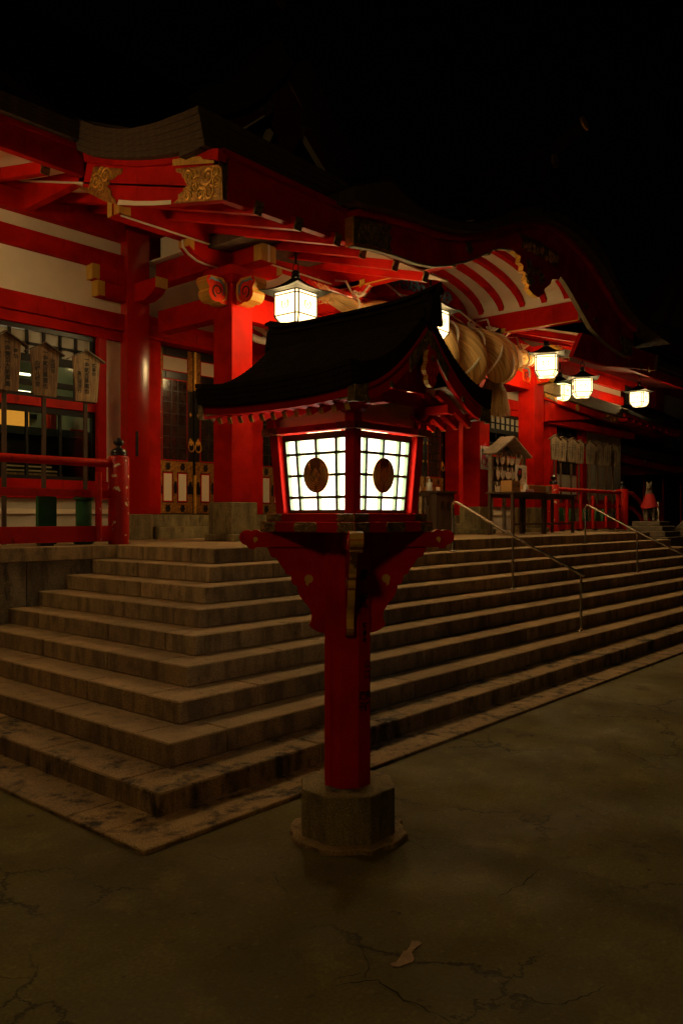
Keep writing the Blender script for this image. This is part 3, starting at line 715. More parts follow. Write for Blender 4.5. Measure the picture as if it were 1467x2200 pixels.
# cobwebs: a few pale threads
wb = MB(); rnd = random.Random(21)
for i in range(9):
    a = Vector((LC[0] + rnd.uniform(-.27, -.20), LC[1] - .30 - rnd.uniform(0, .02), rnd.uniform(1.68, 2.0))); b = a + Vector((rnd.uniform(.0, .09), rnd.uniform(-.01, .01), rnd.uniform(-.04, .04)))
    wb.tube([a, (a + b) / 2 + Vector((0, 0, -.004)), b], .00035, 3)
for i in range(12):
    a = Vector((LC[0] + .30, LC[1] - .27 + rnd.uniform(-.02, .02), rnd.uniform(1.68, 2.05))); b = a + Vector((rnd.uniform(.0, .03), rnd.uniform(-.02, .02), rnd.uniform(-.09, .09)))
    wb.tube([a, (a + b) / 2 + Vector((0, 0, -.004)), b], .00035, 3)
obj('cobweb', wb, ROPEW, LANT)['kind'] = 'stuff'

# ================================================================== COURTYARD LAMP (lights the forecourt from the left, behind the photographer)
cl = thing('courtyard_lamp', 'tall courtyard lamp on a dark pole, outside the picture on the left', 'lamp post', (-3.6, -1.2, 0))
obj('pole', MB().lathe([(.09, 0), (.09, .5), (.05, .55), (.04, 5.0), (.06, 5.02), (.06, 5.06)], (-3.6, -1.2, 0), 16), IRON, cl, smooth=True)
obj('lamp_globe', MB().lathe([(.08, 5.065), (.27, 5.14), (.38, 5.34), (.38, 5.48), (.27, 5.68), (.08, 5.76)], (-3.6, -1.2, 0), 20), mat('lamp_globe_glass', (.8, .8, .7), .5, emit=(1, .62, .17), estr=FLOOD / (4 * pi * 1.65)), cl, smooth=True)

# ================================================================== SHRINE HALL
def clear_glass():
    m = bpy.data.materials.new('clear_glass'); m.use_nodes = True; t = m.node_tree; t.nodes.clear()
    o = _n(t, 'ShaderNodeOutputMaterial'); mx = _n(t, 'ShaderNodeMixShader'); a = _n(t, 'ShaderNodeBsdfTransparent'); b = _n(t, 'ShaderNodeBsdfGlossy')
    a.inputs[0].default_value = (.85, .85, .78, 1); b.inputs['Roughness'].default_value = .05; mx.inputs[0].default_value = .06
    t.links.new(a.outputs[0], mx.inputs[1]); t.links.new(b.outputs[0], mx.inputs[2]); t.links.new(mx.outputs[0], o.inputs[0]); return m
CLEAR = clear_glass()
HC = (11.05, 9.6, 1.35)
hall = thing('shrine_hall', 'large red and white shrine hall with sweeping dark roof behind the steps', 'shrine hall', HC)
def hp(name, mb, m, par=None, **k): return obj(name, mb, m, par or hall, (0, 0, 0), **k)
def B(*a): return MB().box(*a)
YF = 5.85
# --- columns
def ochre_end(par, x0, y0, z0, x1, y1, z1): return hp('ochre_end', B(x0, y0, z0, x1, y1, z1), YEL, par, bevel=.002)
NOSE = [(0, -.17), (.10, -.17), (.13, -.155), (.16, -.15), (.20, -.16), (.26, -.145), (.30, -.10), (.315, -.05), (.30, 0), (.32, .03), (.345, .07), (.345, .11), (.32, .15), (.27, .165), (0, .165)]
def column(x0, x1, y0, y1, noses=True, arms='LRF', lab=None):
    cx_, cy_ = (x0 + x1) / 2, (y0 + y1) / 2
    c = hp('column', B(x0, y0, 1.85, x1, y1, 4.66), RED, bevel=.008, label=lab)
    hp('pedestal', B(x0 - .045, y0 - .045, 1.44, x1 + .045, y1 + .045, 1.85), STONEB, bevel=.008)
    hp('pedestal_foot', B(x0 - .085, y0 - .085, 1.35, x1 + .085, y1 + .085, 1.44), STONEB, bevel=.01)
    hp('capital', MB().hexa([(x0 - .02, y0 - .02, 4.662), (x1 + .02, y0 - .02, 4.662), (x1 + .02, y1 + .02, 4.662), (x0 - .02, y1 + .02, 4.662),
                             (x0 - .09, y0 - .09, 4.74), (x1 + .09, y0 - .09, 4.74), (x1 + .09, y1 + .09, 4.74), (x0 - .09, y1 + .09, 4.74)]), RED)
    hp('capital', B(x0 - .09, y0 - .09, 4.7405, x1 + .09, y1 + .09, 4.86), RED, bevel=.004)
    if noses:
        for (o, u, nn) in (((x0, cy_, 4.545), (-1, 0, 0), (0, 1, 0)), ((cx_, y0, 4.545), (0, -1, 0), (1, 0, 0))):
            ax = (o, u, (0, 0, 1), nn); hw = .105
            n_ = hp('beam_nose', MB().prism(NOSE, ax, -hw, hw, 0, 1), [ORNG, YEL], bevel=.003)
            for sd in (-1, 1):
                def P3(a, z, h=hw + .002): return tuple(o[i] + u[i] * a + (0, 0, 1)[i] * z + nn[i] * sd * h for i in range(3))
                sp = [P3(.17 + (.085 * (1 - t / 22 * .8)) * cos(-1.2 + t * .36), -.02 + (.085 * (1 - t / 22 * .8)) * sin(-1.2 + t * .36)) for t in range(23)]
                obj('swirl_relief', MB().tube(sp, [.012 * (1 - t / 30) for t in range(23)], 6), IRON, n_, smooth=True)
                obj('swirl_relief', MB().tube([P3(.31, .09), P3(.27, .125), P3(.21, .11), P3(.13, .115), P3(.075, .07), P3(.06, 0), P3(.08, -.06)], [.006, .014, .013, .014, .014, .012, .006], 6), BLUE, n_, smooth=True)
                obj('swirl_relief', MB().tube([P3(.29, .145), P3(.20, .14), P3(.10, .14), P3(.035, .09), P3(.02, -.02), P3(.04, -.10), P3(.10, -.14)], [.008, .014, .018, .018, .016, .012, .006], 6), YEL, n_, smooth=True)
    def arm(o, u, nn, L, z0, z1, hw=.09):
        pr = [(0, z0), (L - .32, z0), (L - .2, z0 + .015), (L - .08, z0 + .06), (L, z0 + .13), (L, z1), (0, z1)]
        a = hp('bracket_arm', MB().prism(pr, (o, u, (0, 0, 1), nn), -hw, hw), RED, bevel=.003)
        obj('ochre_end', MB().prism([(L - .002, z0 + .125), (L + .012, z0 + .125), (L + .012, z1), (L - .002, z1)], (o, u, (0, 0, 1), nn), -hw, -.018), YEL, a)
        obj('ochre_end', MB().prism([(L - .002, z0 + .125), (L + .012, z0 + .125), (L + .012, z1), (L - .002, z1)], (o, u, (0, 0, 1), nn), .018, hw), YEL, a)
        obj('ochre_end', MB().prism([(L - .09, z0 + .09), (L - .0, z0 + .135), (L - .0, z1 - .003), (L - .09, z1 - .003)], (o, u, (0, 0, 1), nn), -hw - .004, hw + .004), YEL, a)
        st = [(0, z0 - .001), (L - .32, z0 - .001), (L - .2, z0 + .014), (L - .08, z0 + .059), (L + .014, z0 + .129), (L + .016, z1)]
        obj('white_line', MB().prism(st + [(x + (0 if i > 3 else 0), z - .012 if i < 5 else z) for i, (x, z) in list(enumerate(st))[::-1]][:-0 or None] if False else
                                     st + [(L + .022, z1), (L + .02, z0 + .12), (L - .078, z0 + .048), (L - .2, z0 + .002), (L - .32, z0 - .012), (0, z0 - .012)], (o, u, (0, 0, 1), nn), -.017, .017), WHITE, a)
    o = (cx_, cy_, 0)
    if 'L' in arms: arm(o, (-1, 0, 0), (0, 1, 0), .80, 4.862, 5.075)
    if 'R' in arms: arm(o, (1, 0, 0), (0, 1, 0), .80, 4.862, 5.075)
    def sarm(L, z0, z1, hw=.12):
        a = hp('bracket_arm', B(cx_ - hw, cy_ - L, z0, cx_ + hw, cy_, z1), RED, bevel=.003)
        for (xa, xb) in ((cx_ - hw - .003, cx_ - .02), (cx_ + .02, cx_ + hw + .003)): obj('ochre_end', B(xa, cy_ - L - .012, z0 - .002, xb, cy_ - L - .001, z1 + .002), YEL, a)
        obj('white_line', B(cx_ - .0195, cy_ - L - .014, z0 - .004, cx_ + .0195, cy_ - L - .001, z1 + .002), WHITE, a)
        obj('ochre_end', B(cx_ - hw - .004, cy_ - L - .0009, z0 + .001, cx_ - hw - .0005, cy_ - L + .13, z1), YEL, a)
    if 'U' in arms: sarm(.66, 4.863, 5.07); sarm(.58, 5.073, 5.30)
    elif 'F' in arms: arm(o, (0, -1, 0), (1, 0, 0), .66, 4.863, 5.07)
    if 'U' in arms: hp('plaster_infill', B(cx_ - .05, 8.25, 5.253, cx_ + .01, 9.5, 5.62), WHITE)
    return c
column(6.91, 7.27, 7.84, 8.20, arms='LRFU', lab='square red column left of the hanging lantern')
column(8.90, 9.26, 7.84, 8.20, noses=False, arms='RF')
column(12.90, 13.26, 7.84, 8.20, noses=False, arms='LF', lab='red column bearing a pink poster')
column(15.0, 15.42, 7.84, 8.20, arms='LRFU', lab='square red column right of the votive rack')
# tie beams between the columns
for a, b in ((7.27, 8.90), (9.26, 12.90), (13.26, 15.0)):
    if a > 9 and b < 13: continue
    hp('tie_beam', B(a, 7.93, 4.25, b, 8.11, 4.58), RED, bevel=.006)
hp('rainbow_beam', MB().tube([(9.27, 8.02, 5.05), (9.9, 8.02, 5.17), (11.08, 8.02, 5.23), (12.3, 8.02, 5.17), (12.89, 8.02, 5.05)], [.16, .19, .2, .19, .16], 14), RED, smooth=True)
for sx in (-1, 1):
    x = 11.08 + sx * 1.52; m = MB(); m.tube([(x + .13 * (1 - t * .03) * cos(t * .4), 7.83 - .003, 5.10 + .13 * (1 - t * .035) * sin(t * .4)) for t in range(22)], .014, 6); hp('swirl_relief', m, WHITE)
    m = MB(); m.tube([(x + .05 * cos(t * .6), 7.825, 5.10 + .05 * sin(t * .6)) for t in range(11)], .012, 6); hp('swirl_relief', m, BLUE)
# carving between beam and vault
m = MB()
for i in range(9):
    a = -1.0 + .25 * i; m.tube(spiral((a, .0), .13, 1.4, (1, 0, 0), (0, 0, 1), (11.08, 8.0, 5.52), sgn=(-1) ** i), .022, 6)
hp('cloud_carving', m, BLUE, smooth=True)['kind'] = 'stuff'
hp('wall_plate', B(5.30, 7.92, 5.085, 8.99, 8.12, 5.33), RED, bevel=.006); hp('wall_plate', B(13.2, 7.92, 5.085, 16.75, 8.12, 5.33), RED, bevel=.006)
for (x0, x1) in ((5.285, 5.31), (16.74, 16.765)): hp('ochre_end', B(x0, 7.905, 5.10, x1, 8.0, 5.345), YEL); hp('ochre_end', B(x0, 8.04, 5.10, x1, 8.135, 5.345), YEL)
hp('ochre_end', B(5.29, 7.90, 5.10, 5.44, 7.9195, 5.345), YEL)
hp('white_line', B(5.32, 7.90, 5.072, 8.9, 7.93, 5.0845), WHITE)
hp('side_beam', B(6.99, 8.2, 4.27, 7.19, 9.5, 4.58), RED, bevel=.006); hp('side_beam', B(14.9, 8.2, 4.27, 15.1, 9.5, 4.58), RED, bevel=.006)
hp('side_beam', B(6.99, 8.13, 4.95, 7.19, 9.55, 5.25), RED, bevel=.006); hp('side_beam', B(14.9, 8.13, 4.95, 15.1, 9.55, 5.25), RED, bevel=.006)
# vault beams running forward, arched ribs and pale boards between
for x0, x1 in ((8.99, 9.19), (12.99, 13.19)):
    b_ = hp('forward_beam', B(x0, 5.97, 5.0, x1, 9.5, 5.33), RED, bevel=.006); hp('beam_cap', B(x0 - .008, 5.945, 4.99, x1 + .008, 5.9695, 5.335), GOLDD, b_)
    hp('ochre_line', B(x0 - .004, 5.98, 4.985, x0 + .012, 7.84, 4.999), YEL)
def vault(x): t = (x - 11.09) / 1.92; return 5.335 + .56 * sqrt(max(0, 1 - t * t))
VX = [11.09 + 1.92 * sin(-pi / 2 + pi * i / 20) for i in range(21)]
hp('vault_board', MB().sheet([[(x, 5.99, vault(x) + .06) for x in VX], [(x, 8.6, vault(x) + .06) for x in VX]], .02), WHITE)
hp('vault_kerb', B(12.975, 5.99, 5.331, 13.03, 8.15, 5.42), WHITE); hp('vault_kerb', B(9.15, 5.99, 5.331, 9.205, 8.15, 5.42), WHITE)
for j in range(6):
    y = 6.12 + j * .42; hp('vault_rib', MB().sheet([[(x, y, vault(x) + .04) for x in VX], [(x, y + .10, vault(x) + .04) for x in VX]], .09), RED)
hp('vault_end_wall', MB().prism([(x, vault(x) + .05) for x in VX] + [(12.99, 5.2), (9.19, 5.2)], 'y', 8.15, 8.2), RED)
# porch soffit and rafters
def zs(y): return 4.67 + (y - 5.8) * .29
hp('eave_filler', B(6.51, 9.70, 5.604, 15.59, 9.8, 6.6), RED); hp('eave_filler', B(5.02, 8.3, 5.47, 5.12, 9.59, 5.85), RED); hp('eave_filler', B(16.3, 8.3, 5.47, 16.4, 9.59, 5.85), RED)
for xa, xb in ((5.0, 9.0), (13.19, 16.35)):
    hp('soffit', MB().sheet([[(xa, 5.945, zs(5.945) + .07), (xb, 5.945, zs(5.945) + .07)], [(xa, 9.66, zs(9.66) + .07), (xb, 9.66, zs(9.66) + .07)]], .02), WHITE)
xs_ = [5.45, 6.01, 6.62, 7.25, 7.87, 8.5] + [13.5 + i * .6 for i in range(5)]
for x in xs_:
    y0_ = 5.80 if x < 6.9 else 5.965
    r_ = hp('rafter', MB().beam((x, y0_, zs(y0_)), (x, 9.64, zs(9.64)), .10, .125), RED, bevel=.003)
    obj('rafter_end', MB().beam((x, y0_ - .016, zs(y0_ - .016)), (x, y0_ - .001, zs(y0_)), .104, .13), GOLDD, r_)
# front fascia, left of the cusped gable, and right of it
(xc, zc0), (xe, ze0) = onY(483, 430, YF), onY(757, 525, YF)
zc1 = onY(478, 335, YF)[1]; ze1 = onY(757, 465, YF)[1]
hp('fascia', MB().prism([(5.0, zc0), (6.95, ze0), (6.95, ze1), (5.0, zc1)], 'y', YF, YF + .09), RED, bevel=.003)
hp('fascia_cap', MB().prism([(5.0, zc1 + .003), (6.95, ze1 + .003), (6.95, ze1 + .05), (5.0, zc1 + .05)], 'y', YF - .06, YF + .09), RED)
# side verge board, seen with two gilt fittings
XV = 5.0
bot = [onX(u, v, XV) for u, v in ((480, 429), (430, 434), (380, 438), (341, 441), (290, 441), (253, 440), (225, 430), (200, 415), (178, 404))]
top = [onX(u, v, XV) for u, v in ((470, 340), (430, 338), (385, 343), (345, 349), (300, 352), (262, 350), (235, 348), (205, 344), (190, 336))]
vb = MB()
for (a, b_), (c_, d_) in zip(zip(bot, top), list(zip(bot, top))[1:]): vb.add([(xx, p[0], p[1]) for xx in (XV, XV + .09) for p in (a, c_, d_, b_)], [(0, 1, 2, 3), (7, 6, 5, 4), (0, 4, 5, 1), (2, 6, 7, 3)])
hp('verge_board', vb, RED)
cap = [onX(u, v, XV) for u, v in ((478, 322), (440, 324), (400, 334), (345, 343), (295, 345), (250, 343), (215, 338), (187, 331))]
cap2 = [onX(u, v, XV) for u, v in ((190, 350), (215, 353), (250, 357), (295, 360), (345, 358), (400, 351), (440, 346), (478, 346))]
hp('verge_cap', MB().prism(cap + cap2, 'x', XV - .05, XV + .05), RED)
hp('white_line', MB().prism([onX(u, v, XV) for u, v in ((368, 430), (330, 432), (290, 432), (256, 429), (253, 440), (290, 441.5), (330, 441.5), (368, 439))], 'x', XV - .004, XV - .0005), WHITE)
gp = [(372, 438), (385, 427), (384, 418), (395, 412), (396, 404), (404, 398), (400, 388), (392, 380), (392, 374), (380, 370), (378, 363), (468, 354), (479, 359), (481, 430)]
gilt_plate([onX(u, v, XV) for u, v in gp], 'x', XV - .012, XV - .001, hall, GOLD, 26, .013, 4, label='large gilt fitting with scroll relief on the left roof corner')
hp('gilt_fitting', MB().prism([onX(u, v, XV) for u, v in ((381, 347), (405, 343), (440, 340), (446, 346), (470, 349), (470, 354), (381, 360))], 'x', XV - .058, XV - .0505), GOLD)
gp = [(203, 358), (266, 363), (262, 374), (252, 379), (246, 385), (236, 389), (239, 395), (231, 400), (240, 408), (241, 420), (250, 430), (253, 440), (225, 432), (167, 402), (196, 403), (198, 380)]
gilt_plate([onX(u, v, XV) for u, v in gp], 'x', XV - .012, XV - .001, hall, GOLD, 18, .012, 12)
hp('gilt_corner', B(XV - .01, YF - .014, zc0 - .005, XV + .10, YF - .001, zc1), GOLDD, bevel=.003)
# thick bark edge: side and front (in courses)
tp = [(428, 227), (400, 240), (375, 249), (340, 263), (307, 271), (280, 277), (256, 277), (230, 274), (205, 269), (185, 261), (164, 250)]
bt = [(440, 312), (405, 322), (375, 328), (345, 333), (307, 337), (280, 338), (256, 338), (230, 337), (205, 334), (187, 331), (166, 322)]
XD = 4.86
TP = [onX(u, v, XD) for u, v in tp]; BT = [onX(u, v, XD) for u, v in bt]
n = 5
for k in range(n):
    t0, t1 = k / n, (k + .93) / n
    lo = [(a[0] + (b_[0] - a[0]) * t0, a[1] + (b_[1] - a[1]) * t0) for a, b_ in zip(BT, TP)]
    hi = [(a[0] + (b_[0] - a[0]) * t1, a[1] + (b_[1] - a[1]) * t1) for a, b_ in zip(BT, TP)]
    # tiles along the course
    pts = list(zip(lo, hi)); seg = []
    for (l0, h0), (l1, h1) in zip(pts, pts[1:]):
        seg.append([l0, l1, h1, h0])
    for q_, sgm in enumerate(seg):
        l0, l1, h1, h0 = sgm; e = .004
        hp('edge_tile', MB().prism([(l0[0] - e * .2, l0[1]), (l1[0] + e, l1[1]), (h1[0] + e, h1[1]), (h0[0] - e * .2, h0[1])], 'x', XD - .004 * k, XD + .30), ROOF)
yk = TP[0][0]; ztop = TP[0][1]; zbot = BT[0][1]
X5, Z5 = onY(757, 398, yk); X6, Z6 = onY(757, 456, yk)
for k in range(n):
    t0, t1 = k / n, (k + .93) / n; L0 = zbot + (ztop - zbot) * t0; L1 = zbot + (ztop - zbot) * t1; R0 = Z6 + (Z5 - Z6) * t0; R1 = Z6 + (Z5 - Z6) * t1
    hp('edge_course', MB().prism([(XD + .001, L0), (7.0, R0), (7.0, R1), (XD + .001, L1)], 'y', yk - .004 * k, yk + .3), ROOF)
# roof surfaces: porch slope, wing slopes, main slope
def rs(pts, th=.2, m=ROOFL, nm='roof_slope'): return hp(nm, MB().sheet(pts, th), m)
rs([[(XD + .02 + i * .0, yk + .02, ztop - .01), (6.9, yk + .02, Z5 - .01), (8.5, yk + .6, 5.9), (11.0, yk + 1.5, 6.4), (13.6, yk + .6, 5.9), (16.4, yk + .02, Z5 - .02)] for i in (0,)] +
   [[(XD + .02, 7.0, 5.62), (6.9, 7.0, 5.66), (8.5, 7.2, 6.1), (11, 7.6, 6.5), (13.6, 7.2, 6.1), (16.4, 7.0, 5.66)], [(XD + .02, 8.3, 6.15), (6.9, 8.3, 6.2), (8.5, 8.3, 6.5), (11, 8.6, 6.9), (13.6, 8.3, 6.5), (16.4, 8.3, 6.2)],
    [(XD - 1, 10.8, 8.2), (6.9, 10.8, 8.2), (8.5, 10.8, 8.3), (11, 10.8, 8.4), (13.6, 10.8, 8.3), (17.4, 10.8, 8.2)], [(XD - 1, 13.5, 10.6), (6.9, 13.5, 10.6), (8.5, 13.5, 10.6), (11, 13.5, 10.6), (13.6, 13.5, 10.6), (17.4, 13.5, 10.6)]], .12)
YWE = 8.15
xa0, za_b = onY(0, 314, YWE); _, za_t = onY(0, 259, YWE); xw, zw_b = onY(196, 383, YWE)
hp('wing_fascia', B(-6, YWE, za_b, 5.0, YWE + .09, za_t), RED, bevel=.003)
hp('wing_fascia_cap', B(-6, YWE - .05, za_t + .002, 5.0, YWE + .09, za_t + .05), RED)
ze = onY(0, 195, YWE - .12)[1]
for k in range(5): hp('edge_course', B(-6, YWE - .13 - .004 * k, za_t + .052 + k * (ze - za_t - .05) / 5, 4.84, YWE + .3, za_t + .048 + (k + 1) * (ze - za_t - .05) / 5), ROOF)
for (xa, xb) in ((-6, XD), (17.0, 28)):
    rs([[(xa, YWE - .12, ze - .01), (xb, YWE - .12, ze - .01)], [(xa, 9.6, 6.6), (xb, 9.6, 6.6)], [(xa, 11.5, 8.2), (xb, 11.5, 8.2)], [(xa, 13.5, 10.4), (xb, 13.5, 10.4)]], .1)
hp('wing_fascia', B(17.0, YWE, za_b, 26, YWE + .09, za_t), RED, bevel=.003)
hp('edge_course', B(17.0, YWE - .13, za_t + .05, 26, YWE + .3, ze), ROOF)
# wing soffit + rafters
for (xa, xb) in ((-4, 5.0), (17.0, 26)):
    hp('eave_filler', B(xa - .5 if xa < 0 else 15.6, 9.60, 5.703, 6.5 if xa < 0 else xb, 9.75, 6.5), RED)
    hp('soffit', MB().sheet([[(xa, YWE + .1, 5.60), (xb, YWE + .1, 5.60)], [(xa, 9.7, 5.86), (xb, 9.7, 5.86)]], .02), WHITE if xa < 0 else REDDK)
for x in [4.62 - .62 * i for i in range(9)]:
    r_ = hp('rafter', MB().beam((x, 8.32, 5.50), (x, 9.59, 5.76), .10, .13), RED, bevel=.003)
    obj('rafter_end', MB().beam((x, 8.305, 5.497), (x, 8.319, 5.50), .104, .134), GOLDD, r_)
# --- the cusped gable (a bow-shaped bargeboard)
kb = [(757, 525), (800, 532), (850, 547), (892, 562), (930, 570), (965, 568), (1000, 561), (1025, 552), (1044, 542), (1050, 545), (1058, 535), (1075, 532), (1095, 534), (1120, 541), (1150, 553), (1175, 566), (1195, 582), (1212, 603), (1229, 631), (1250, 669), (1270, 703), (1292, 727), (1313, 745), (1346, 766), (1360, 770)]
kt = [(757, 465), (800, 471), (850, 484), (892, 498), (934, 512), (989, 519), (1039, 511), (1085, 495), (1115, 488), (1140, 486), (1160, 490), (1180, 499), (1205, 513), (1229, 535), (1250, 557), (1270, 583), (1296, 627), (1315, 660), (1334, 686), (1360, 712)]
dt = [(760, 395), (796, 385), (836, 375), (858, 403), (892, 438), (920, 455), (955, 467), (985, 476), (1018, 476), (1040, 472), (1060, 465), (1080, 455), (1102, 446), (1124, 441), (1144, 439), (1165, 441), (1186, 448), (1208, 459), (1229, 471), (1250, 485), (1270, 501), (1290, 522), (1303, 548), (1320, 590), (1340, 630), (1363, 661), (1397, 690), (1440, 704)]
KB = [onY(u, v, YF - .10) for u, v in kb]; KT = [onY(u, v, YF - .10) for u, v in kt]
def interp(P, x):
    for a, b_ in zip(P, P[1:]):
        if a[0] <= x <= b_[0]: return a[1] + (b_[1] - a[1]) * (x - a[0]) / (b_[0] - a[0] + 1e-9)
    return P[0][1] if x < P[0][0] else P[-1][1]
hp('bow_bargeboard', MB().prism(KB + KT[::-1], 'y', YF - .10, YF - .02), RED, bevel=.004)
hp('bow_pale_edge', MB().prism([(x, z - .001) for x, z in KB[:24]] + [(x, z - .022) for x, z in KB[:24][::-1]], 'y', YF - .105, YF - .03), TANP)
hp('bow_fillet', MB().prism([(x, z + .002) for x, z in KT] + [(x, z + .07) for x, z in KT[::-1]], 'y', YF - .17, YF - .02), REDW)
YD = YF - .30
DT = [onY(u, v, YD) for u, v in dt]
KT2 = [(x, interp(KT, x) + .075) for x in [DT[0][0] + (KT[-1][0] - DT[0][0]) * i / 30 for i in range(31)]] + [(DT[-1][0] - .3, interp(KT, 99) - .02), (DT[-1][0] + .25, interp(KT, 99) - .05)]
for k in range(6):
    t0, t1 = k / 6, (k + .95) / 6; lo, hi = [], []
    for i in range(61):
        x = DT[0][0] + (DT[-1][0] - DT[0][0]) * i / 60; a, b_ = interp(KT2, x), interp(DT, x)
        lo.append((x, a + (b_ - a) * t0)); hi.append((x, a + (b_ - a) * t1))
    hp('bow_roof_course', MB().prism(lo + hi[::-1], 'y', YD - .004 * k, 8.4 - .002 * k), ROOF if k < 5 else ROOFL, smooth=True)
def platepx(pts, Y, **k): return gilt_plate([onY(u, v, Y) for u, v in pts], 'y', Y - .012, Y + .004, hall, **k)
platepx([(758, 523), (770, 524), (800, 530), (826, 538), (842, 545), (836, 525), (842, 512), (835, 500), (843, 486), (800, 474), (770, 469), (758, 468)], YF - .10, m=GOLDD, swirl=9, tr=.011, seed=5)
hp('gilt_corner', B(KB[0][0] - .012, YF - .115, KB[0][1] - .01, KB[0][0] + .015, YF - .0, KT[0][1]), GOLD, bevel=.003)
platepx([(1111, 499), (1124, 504), (1160, 520), (1201, 549), (1197, 570), (1190, 579), (1175, 564), (1150, 552), (1128, 542), (1118, 530), (1121, 515)], YF - .10, m=GOLD, swirl=14, tr=.009, seed=6)
platepx([(1330, 722), (1345, 726), (1358, 733), (1356, 768), (1346, 764), (1332, 758), (1336, 745), (1331, 735)], YF - .10, m=GOLDD, swirl=6, tr=.012, seed=7)
for (u, v, r_) in ((1006, 533, 11), (1257, 657, 9), (1276, 688, 8)):
    (x, z) = onY(u, v, YF - .10); rr = r_ * 12 / F
    hp('boss', MB().prism([(x + rr * cos(a) * (1 + .12 * cos(5 * a)), z + rr * sin(a) * (1 + .12 * cos(5 * a))) for a in [2 * pi * i / 30 for i in range(30)]], 'y', YF - .125, YF - .099), GOLDD, bevel=.004)
# pendant under the bow, ochre edged, carved
pp = [(1092, 541), (1098, 548), (1108, 553), (1105, 566), (1113, 572), (1112, 584), (1122, 590), (1118, 603), (1126, 612), (1124, 622), (1134, 634), (1145, 641), (1156, 634), (1160, 622), (1172, 612), (1175, 602), (1190, 603), (1196, 592), (1192, 583), (1180, 576), (1160, 560), (1130, 545), (1108, 538)]
PP = [onY(u, v, YF - .16) for u, v in pp]
pend = hp('carved_pendant', MB().prism(PP, 'y', YF - .24, YF - .16, 0, 1), [REDW, YEL], bevel=.004)
m = MB(); rnd = random.Random(8)
for i in range(13):
    u_, v_ = rnd.uniform(1128, 1168), rnd.uniform(564, 608)
    (x, z) = onY(u_, v_, YF - .24); 
    m.tube(spiral((0, 0), rnd.uniform(.05, .09), 1.5, (1, 0, 0), (0, 0, 1), (x, YF - .245, z), sgn=rnd.choice((-1, 1)), a0=rnd.uniform(0, 6)), .012, 6)
obj('scrollwork', m, GOLDD, pend, smooth=True)['kind'] = 'stuff'
# red side brackets where the bow ends on the right
x1_, z1_ = onY(1405, 795, YF); hp('side_fascia', MB().prism([onY(u, v, YF) for u, v in ((1230, 765), (1300, 786), (1405, 795), (1410, 763), (1360, 745), (1300, 730), (1250, 715))], 'y', YF, YF + .08), RED, bevel=.003)
hp('gilt_corner', MB().prism([onY(u, v, YF) for u, v in ((1403, 796), (1408, 796), (1413, 762), (1408, 762))], 'y', YF - .01, YF + .09), GOLD)
for x in (14.2, 14.75, 15.3, 15.75): hp('rafter_end', B(x, YF - .06, interp(KB, x) - .13, x + .06, YF - .045, interp(KB, x) - .02), GOLDD)
# ridge of the bow with round-ended pole
hp('bow_ridge', MB().sheet([[(10.85, 5.5, 6.5), (11.0, 5.5, 6.62), (11.15, 5.5, 6.5)], [(10.85, 7.5, 6.7), (11.0, 7.5, 6.82), (11.15, 7.5, 6.7)], [(10.85, 10.5, 7.9), (11.0, 10.5, 8.0), (11.15, 10.5, 7.9)]], .4), ROOFL)
hp('ridge_end_tile', MB().prism([(10.62, 6.35), (11.38, 6.35), (11.32, 6.6), (11.25, 6.95), (11.1, 7.06), (10.9, 7.06), (10.75, 6.95), (10.68, 6.6)], 'y', 5.40, 5.52), ROOFL, bevel=.02)
x, z = onY(1190, 346, 5.39); hp('ridge_crest', MB().prism([(x + .10 * cos(a), z + .10 * sin(a)) for a in [2 * pi * i / 20 for i in range(20)]], 'y', 5.365, 5.399), GOLDD, bevel=.006)
x, z = onY(1262, 270, 4.95); rp = hp('ridge_pole', MB().tube([(11.0, 7.2, 6.95), (11.0, 6.2, 6.98), (11.0, 5.4, 7.06), (11.0, 4.97, z)], .105, 14), ROOFL, smooth=True)
hp('pole_cap', MB().tube([(11.0, 4.975, z + .001), (11.0, 4.95, z + .008)], .108, 16), GOLD, rp)
